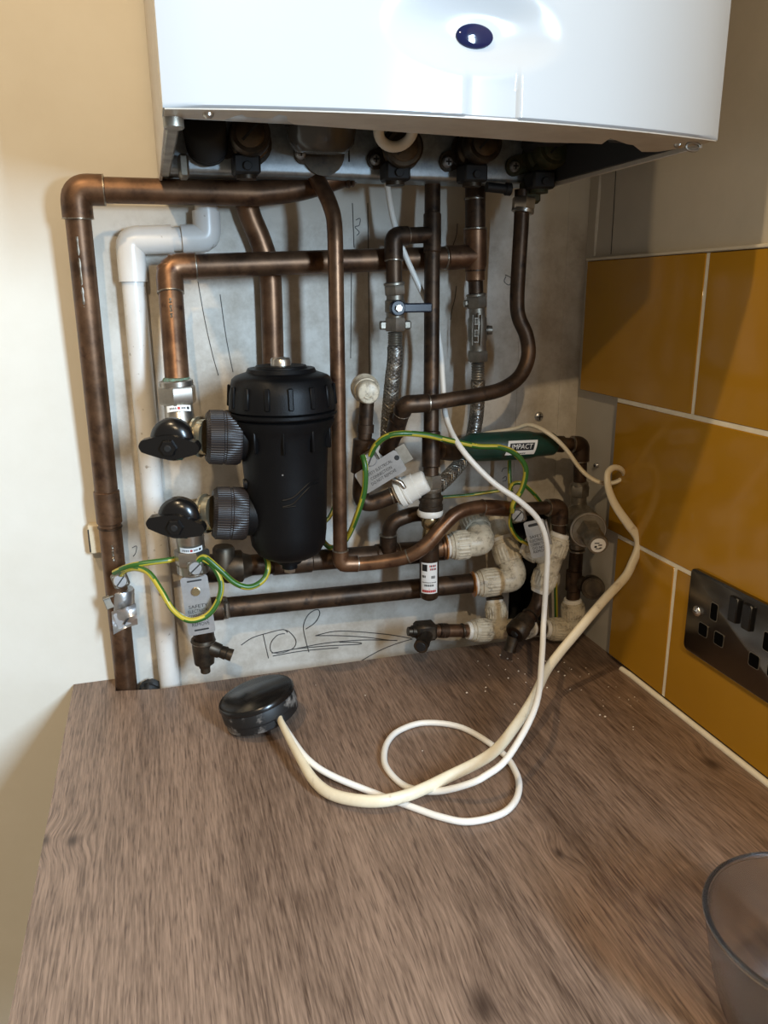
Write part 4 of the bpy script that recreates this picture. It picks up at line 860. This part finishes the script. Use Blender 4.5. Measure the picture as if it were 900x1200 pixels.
# left pipe clamp
t, o, ex, ey, ez = clamp_tag('crumpled silver earth clamp on the tall left copper pipe', 146, 724, -.034, .0100, .0085, 14, [], screw=(141, 680, -.040), slots=False, strap=(P(143.5, 712, -.013), P(142.5, 690, -.0135), .0128))
mb = MB(); vs = []
for i in range(7):
    for j in range(7):
        u, v = -1 + i/3, -1 + j/3; vs.append(o + ex*(u*.0135 + v*.003) + ey*(v*.0115) + ez*(.003 + .004*math.sin(u*2.2 + v*1.7) + .0015*math.cos(v*5 + u)))
k = len(vs); vs2 = [p_ - ez*.0008 for p_ in vs]
q_ = [[i*7+j, i*7+j+1, (i+1)*7+j+1, (i+1)*7+j] for i in range(6) for j in range(6)]
rim = [i*7 for i in range(7)] + [42+j for j in range(1, 7)] + [i*7+6 for i in range(5, -1, -1)] + [j for j in range(5, 0, -1)]
mb.add(vs + vs2, q_ + [[a + k for a in f_][::-1] for f_ in q_] + [[rim[i], rim[(i+1) % len(rim)], rim[(i+1) % len(rim)]+k, rim[i]+k] for i in range(len(rim))]); fo = part(t, 'folded_tag', mb, 'aluminium')
mb = MB(); mb.rbox(o + ex*.002 - ey*.002 + ez*.0045, (ex*.8+ey*.6)*.006, (ey*.8-ex*.6)*.0008, ez*.002, .0003); part(fo, 'slot', mb, 'ink_black')
mb = MB(); a = P(129, 705, -.022); mb.rbox(a, ex*.0062, ey*.0075, ez*.0012, .0006); mb.rbox(a + ey*.006 + ez*.003, ex*.006, ey*.001, ez*.004, .0006); part(t, 'strap_end', mb, 'nickel_old')
txt = [('SAFETY ELECTRICAL', .004, .0042, .028), ('CONNECTION', -.0015, .0042, .022), ('DO NOT REMOVE', -.0065, .0042, .026)]
t, o, ex, ey, ez = clamp_tag('upright silver earth tag with slots above the hanging drain cock', 232, 709, -.088, .0140, .0315, 4, [('SAFETY', -.001, .005, .020), ('ELECTRICAL', -.006, .005, .022), ('CONNECTION', -.011, .005, .022), ('DO NOT', -.0158, .005, .018), ('REMOVE', -.0205, .005, .018)], screw=(229, 665, -.092), strap=(P(229, 690, -.068), P(228, 678, -.069), .0135))
mb = MB(); c = o + ey*.015 + ez*.002; mb.lathe(c, c + ez*.003, [(0, .0048), (1, .0042)], 18); part(t, 'rivet', mb, 'brass')
t, o, ex, ey, ez = clamp_tag('slanted silver earth tag tied to the capped pipe', 446, 553, -.103, .0255, .0125, 31, [(a, b_, c*1.1, d*1.15) for a, b_, c, d in txt], screw=(434, 538, -.098), slots=False)
mb = MB(); c = o + ex*.0225 + ey*.004 + ez*.0013; mb.lathe(c, c + ez*.0004, [(0, .0028), (1, .0027)], 14); part(t, 'eyelet', mb, 'ink_black')
mb = MB(); mb.rbox(o + ex*.031 + ey*.003 - ez*.004, ex*.006, ey*.010, ez*.0008 , .0004); part(t, 'bent_end', mb, 'nickel_old')
mb = MB(); mb.tube(PS([(460, 561, -.095), (470, 566, -.1), (474, 572, -.1)]), .0028, 12); part(t, 'strap_end', mb, 'nickel')
t, o, ex, ey, ez = clamp_tag('silver earth tag on the slanting tee behind the white cable', 630, 631, -.112, .0115, .0215, 16, [('SAFETY', .003, .0045, .017), ('ELECTRICAL', -.0015, .0045, .019), ('CONNECTION', -.006, .0045, .019), ('DO NOT', -.0105, .0045, .016), ('REMOVE', -.0145, .0045, .016)], screw=(607, 604, -.105), slots=False)
mb = MB(); mb.prism(blob_outline(.007, .0016, .0014, 3), o + ey*.0165 + ez*.0012, ex, ey, ez, .0003); part(t, 'slot', mb, 'ink_black')
mb = MB(); mb.rbox(o + ex*.0135 + ey*.004 - ez*.003, ex*.0012, ey*.014, ez*.006, .0006); part(t, 'bent_end', mb, 'aluminium')

# ------------------------------------------------------------------ wires and cables
def earth(label, pts, r=.0031, tw=.5, ph=0):
    sp_ = smooth(PS(pts), 7); n = 12; mb = MB()
    mb.tube(sp_, r, n, mf=lambda i, j: 1 if ((j + ph + int(i*tw/4)) % n) in (0, 1, 2, 6, 7) else 0); return solo('earth_wire', label, 'wire', mb, ['earth_green', 'earth_yellow'])
earth('green and yellow earth wire crossing the white pipe to the left clamp', [(214, 653, -.062), (200, 656, -.066), (170, 660, -.068), (150, 664, -.062), (134, 671, -.046)], ph=2)
earth('green and yellow earth wire looping under the upright silver tag', [(142, 673, -.046), (147, 668, -.055), (160, 666, -.067), (175, 672, -.08), (189, 692, -.092), (203, 715, -.1), (222, 727, -.106), (243, 721, -.106), (256, 703, -.104), (259, 683, -.099), (250, 664, -.095), (237, 655, -.09)], ph=5)
earth('green and yellow earth wire hanging in a curve below the filter', [(232, 657, -.092), (240, 653, -.094), (256, 666, -.098), (275, 683, -.1), (293, 688, -.1), (309, 679, -.095), (314, 662, -.09), (306, 640, -.07), (298, 628, -.055)], ph=3)
earth('green and yellow earth wire arching across the riser to the silver tag by the tee', [(434, 534, -.102), (440, 522, -.108), (452, 512, -.113), (470, 508, -.117), (500, 510, -.117), (530, 517, -.117), (560, 523, -.117), (585, 524, -.117), (604, 532, -.117), (616, 549, -.117), (612, 572, -.115), (602, 589, -.112), (600, 600, -.108)], ph=8)
earth('green and yellow earth wire dropping beside the slanted tag behind the thin pipe', [(425, 534, -.104), (428, 548, -.11), (427, 575, -.108), (418, 605, -.098), (408, 628, -.075), (398, 640, -.062), (386, 641, -.052), (377, 632, -.04)], ph=6)
earth('dull earth wire running along the wall below the green fitting', [(512, 583, -.03), (550, 580, -.035), (585, 575, -.04), (601, 574, -.045)], r=.002)
earth('yellow side of an earth wire dropping from behind the green fitting', [(597, 538, -.03), (597, 552, -.03), (598, 578, -.04)], r=.0024, ph=1)
earth('earth wire arching behind the coupling of the S bend', [(596, 580, -.06), (600, 568, -.062), (610, 566, -.065), (621, 574, -.065), (633, 588, -.06), (648, 610, -.04), (651, 680, -.035), (652, 742, -.035)], r=.0024, ph=6)
earth('earth wire curling under the terminal into the push-fit tee', [(600, 600, -.1), (598, 615, -.1), (606, 630, -.098), (620, 638, -.09), (628, 640, -.08)], r=.0024, ph=2)
earth('faded earth wire in the gap between the filter and the thin pipe', [(398, 560, -.03), (394, 585, -.03), (386, 606, -.035), (372, 618, -.04)], r=.0024, ph=9)
# white round cable
wc = PS([(452, 203, -.035), (455, 225, -.036), (461, 258, -.040), (472, 292, -.046), (490, 333, -.046), (508, 372, -.05), (516, 410, -.058), (519, 450, -.07), (523, 490, -.085), (540, 525, -.125), (575, 563, -.14), (610, 588, -.15), (632, 611, -.155), (641, 640, -.16), (640, 680, -.165), (637, 730, -.17)])
wz = [(635, 770, .070), (628, 826, .060), (597, 885, .042), (569, 909, .033), (545, 920, .024), (515, 927, .0110), (490, 926, .006), (471, 919, .0032), (455, 903, .0032), (450, 888, .0032), (454, 870, .0032), (468, 856, .0032), (498, 847, .0032), (542, 853, .0032), (587, 881, .0032), (605, 906, .0032), (608, 926, .0032), (600, 944, .0032), (582, 956, .0032), (547, 963, .0032), (515, 957, .0032), (489, 948, .0032), (440, 930, .0045), (387, 908, .012), (360, 889, .018), (341, 864, .022), (327, 842, .024)]
wc += [PZ(*a) for a in wz]
mb = MB(); mb.tube(smooth(wc, 6), .0031, 12); solo('white_cable', 'round white cable dropping past the pipes and looping on the worktop', 'cable', mb, 'cable_white', loc=PZ(547, 963, 0))
cc_ = PS([(560, 513, -.02), (569, 508, -.026), (601, 503, -.04), (621, 498, -.055), (643, 508, -.076), (662, 525, -.080), (679, 548, -.082), (692, 560, -.092), (706, 566, -.1), (721, 565, -.106), (731, 558, -.110), (728, 550, -.118), (719, 548, -.124), (712, 555, -.129), (713, 572, -.134), (721, 592, -.14), (736, 614, -.146), (747, 629, -.15), (748, 642, -.153), (741, 660, -.157), (732, 677, -.162), (707, 704, -.172), (680, 736, -.182), (655, 766, -.19)])
cc_ += [PZ(*a) for a in [(640, 787, .046), (625, 818, .038), (603, 852, .030), (575, 884, .024), (524, 911, .0165), (480, 931, .0135), (440, 939, .0135), (395, 933, .0115), (369, 916, .012), (349, 884, .018), (331, 850, .024), (327, 840, .025)]]
sp_ = smooth(cc_, 6); nn = len(sp_)
rs = [.0030 + .0018*ss((i/nn - .33)/.15) - .0014*ss((i/nn - .9)/.08) for i in range(nn)]
mb = MB(); mb.tube(sp_, rs, 14, flat=(1.15, .8)); cb = solo('cream_cable', 'grubby cream flat cable curling off the wall and trailing to the black disc', 'cable', mb, 'cable_cream', loc=PZ(440, 939, 0))
# puck
pc = PZ(309, 850, 0); nrm = V((-.24, .10, 1)).normalized(); RP = .0395
t = T('black_junction_cap', 'round black plastic cap tipped on the worktop where two cables end', 'cap', pc)
lowest = 0
c0 = V((pc.x, pc.y, RP*math.sqrt(1 - nrm.z**2) + .0008)); c1 = c0 + nrm*.025
mb = MB(); mb.lathe(c0, c1, [(0, RP*.93), (.06, RP*.97), (.35, RP*.97), (.4, RP), (.9, RP), (1, RP*.96)], 48); b = part(t, 'body', mb, 'plaster_dust')
mb = MB(); mb.lathe(c1 - nrm*.003, c1 + nrm*.003, [(0, RP*1.015), (.6, RP*1.015), (.9, RP*.98), (.92, RP*.9), (1, RP*.88)], 48); part(t, 'lid', mb, 'black_gloss')
e = PZ(327, 842, .0245); mb = MB(); d = (e - c0); d = (d - nrm*d.dot(nrm)).normalized(); mb.lathe(e - d*.008, e + d*.003, [(0, .006), (.8, .006), (1, .005)], 16); part(b, 'cable_entry', mb, 'rubber')

# pipe clip block behind the left pipe
t = T('pipe_clip', 'cream pipe clip block on the wall behind the tall copper pipe', 'clip', P(113, 630, YW))
a = P(114, 630, YW - .008); mb = MB(); mb.rbox(a, V((.0085, 0, 0)), V((0, .0075, 0)), V((0, 0, .0165)), .0015); part(t, 'block', mb, 'wood_block')
mb = MB(); mb.abox(a.x - .0087, a.x - .0072, a.y - .0076, a.y - .006, a.z - .014, a.z + .012, .0004); part(t, 'groove', mb, 'rubber')
# black lump filling the notch
mb = MB(); c = P(176, 806, .0); vs = []; bm = bmesh.new(); bmesh.ops.create_icosphere(bm, subdivisions=3, radius=1)
for v in bm.verts: v.co *= 1 + .18*math.sin(v.co.x*5 + v.co.z*7)*math.cos(v.co.y*6)
bm.verts.index_update(); mb.add([c + V((v.co.x*.0125, v.co.y*.009, v.co.z*.012 - .002)) for v in bm.verts], [[q.index for q in f_.verts] for f_ in bm.faces]); bm.free()
solo('notch_lump', 'black lump in the worktop notch between copper and white pipes', 'foam', mb, 'rubber', loc=c)

# ------------------------------------------------------------------ double socket
XS = XW - .008
sa, sb_ = PX(814.7, 664, XS), PX(804, 758.7, XS); y0, z0, z1 = sa.y, sb_.z + .001, sa.z
t = T('double_socket', 'black nickel double switched socket on the mustard tiles', 'socket', V((XS, y0 - .076, z0)))
WY = .154; ey_, ez_ = V((0, -1, 0)), V((0, 0, 1)); cs = V((XS, y0 - WY/2, (z0+z1)/2)); nx_ = V((-1, 0, 0))
mb = MB(); ou = blob_outline(WY/2, (z1-z0)/2, .006); inn = blob_outline(WY/2 - .0018, (z1-z0)/2 - .0018, .005); k = len(ou)
vs = [cs + ey_*a + ez_*b_ for a, b_ in ou] + [cs + nx_*.0042 + ey_*a + ez_*b_ for a, b_ in ou] + [cs + nx_*.0055 + ey_*a + ez_*b_ for a, b_ in inn]
mb.add(vs, [[i, (i+1) % k, k+(i+1) % k, k+i] for i in range(k)] + [[k+i, k+(i+1) % k, 2*k+(i+1) % k, 2*k+i] for i in range(k)] + [[2*k+i for i in range(k)]]); pl = part(t, 'face_plate', mb, 'black_nickel')
def sp2(px, py): return PX(px, py, XS - .0055)
def onplate(par, name, c, w_, h_, r_, th, mt):
    mb = MB(); mb.prism(blob_outline(w_, h_, r_), c, ey_, ez_, nx_, th); return part(par, name, mb, mt)
E0, L0, N0 = sp2(837, 717), sp2(824, 738), sp2(842.5, 749)
SW = .0705; cen = cs.y
def mirror(c): return V((c.x, c.y - SW, c.z))
for f_ in (lambda c: c, mirror):
    for c, w_, h_ in ((E0, .0047, .0085), (L0, .0062, .0062), (N0, .0062, .0062)):
        q = f_(c); rg = onplate(t, 'pin_hole', q, w_ + .0007, h_ + .0007, .0025, .0004, 'nickel_old'); onplate(rg, 'shutter', q, w_, h_, .0022, .0006, 'void_black')
for px, py in ((862, 714), (878, 723)):
    c = sp2(px, py); mb = MB(); mb.rbox(c + nx_*.001, ey_*.0056, ez_*.0125, (nx_ + ez_*.12)*.003, .001); part(t, 'rocker_switch', mb, 'black_gloss')
for c in (sp2(816.5, 716), V((XS - .0055, 2*cen - sp2(816.5, 716).y, sp2(816.5, 716).z))):
    mb = MB(); mb.lathe(c - nx_*.0005, c + nx_*.0028, [(0, .0058), (.4, .0055), (.8, .004), (1, .0015)], 20); s_ = part(t, 'screw', mb, 'chrome'); mb = MB(); mb.rbox(c + nx_*.0026, ey_*.003, ez_*.0005, nx_*.0004, .0001); part(s_, 'slot', mb, 'ink_black')

# ------------------------------------------------------------------ clear bowl in the corner of the frame
gc = PZ(960, 1090, .08); g0 = V((gc.x, gc.y, .0005))
mb = MB(); prof = [(0, .0005), (0, .036), (.03, .040), (.2, .0475), (.5, .0545), (.8, .0595), (.97, .0625), (1.0, .0622), (1.0, .0600), (.97, .0598), (.8, .0570), (.5, .0520), (.2, .0450), (.06, .037), (.05, .0005)]
mb.lathe(g0, g0 + V((0, 0, .082)), prof, 64); t = T('clear_bowl', 'clear glass bowl standing at the open end of the worktop', 'bowl', g0); part(t, 'bowl_wall', mb, 'clear_glass')
mb = MB(); mb.tube([V((gc.x, gc.y, .081)) + V((math.cos(a), math.sin(a), 0))*.0615 for a in lin(0, 2*math.pi, 64)], .0019, 10, caps=False); part(t, 'rim', mb, 'clear_glass')

# crumbs of plaster on the worktop
mb = MB()
for px, py in [(370, 803), (428, 815), (547, 812), (703, 838), (742, 852), (709, 840), (781, 836), (838, 874), (668, 808), (641, 806), (742, 855), (495, 880), (615, 790), (600, 775), (690, 790), (586, 768), (560, 775), (722, 805), (655, 845)] + [(random.uniform(560, 760), random.uniform(765, 830)) for _ in range(40)]:
    c = PZ(px, py, .0004)
    if c.x > XW - .02 or c.y > -.05: continue
    s_ = random.uniform(.0004, .0011); mb.rbox(c + V((0, 0, s_*.3)), V((s_, s_*.3, 0)), V((-s_*.3, s_*.8, 0)), V((0, 0, s_*.6)), s_*.4)
o = solo('plaster_crumbs', 'tiny pale plaster crumbs scattered on the worktop near the corner', 'crumbs', mb, 'crumb', loc=V((.5, -.1, 0))); o['kind'] = 'stuff'
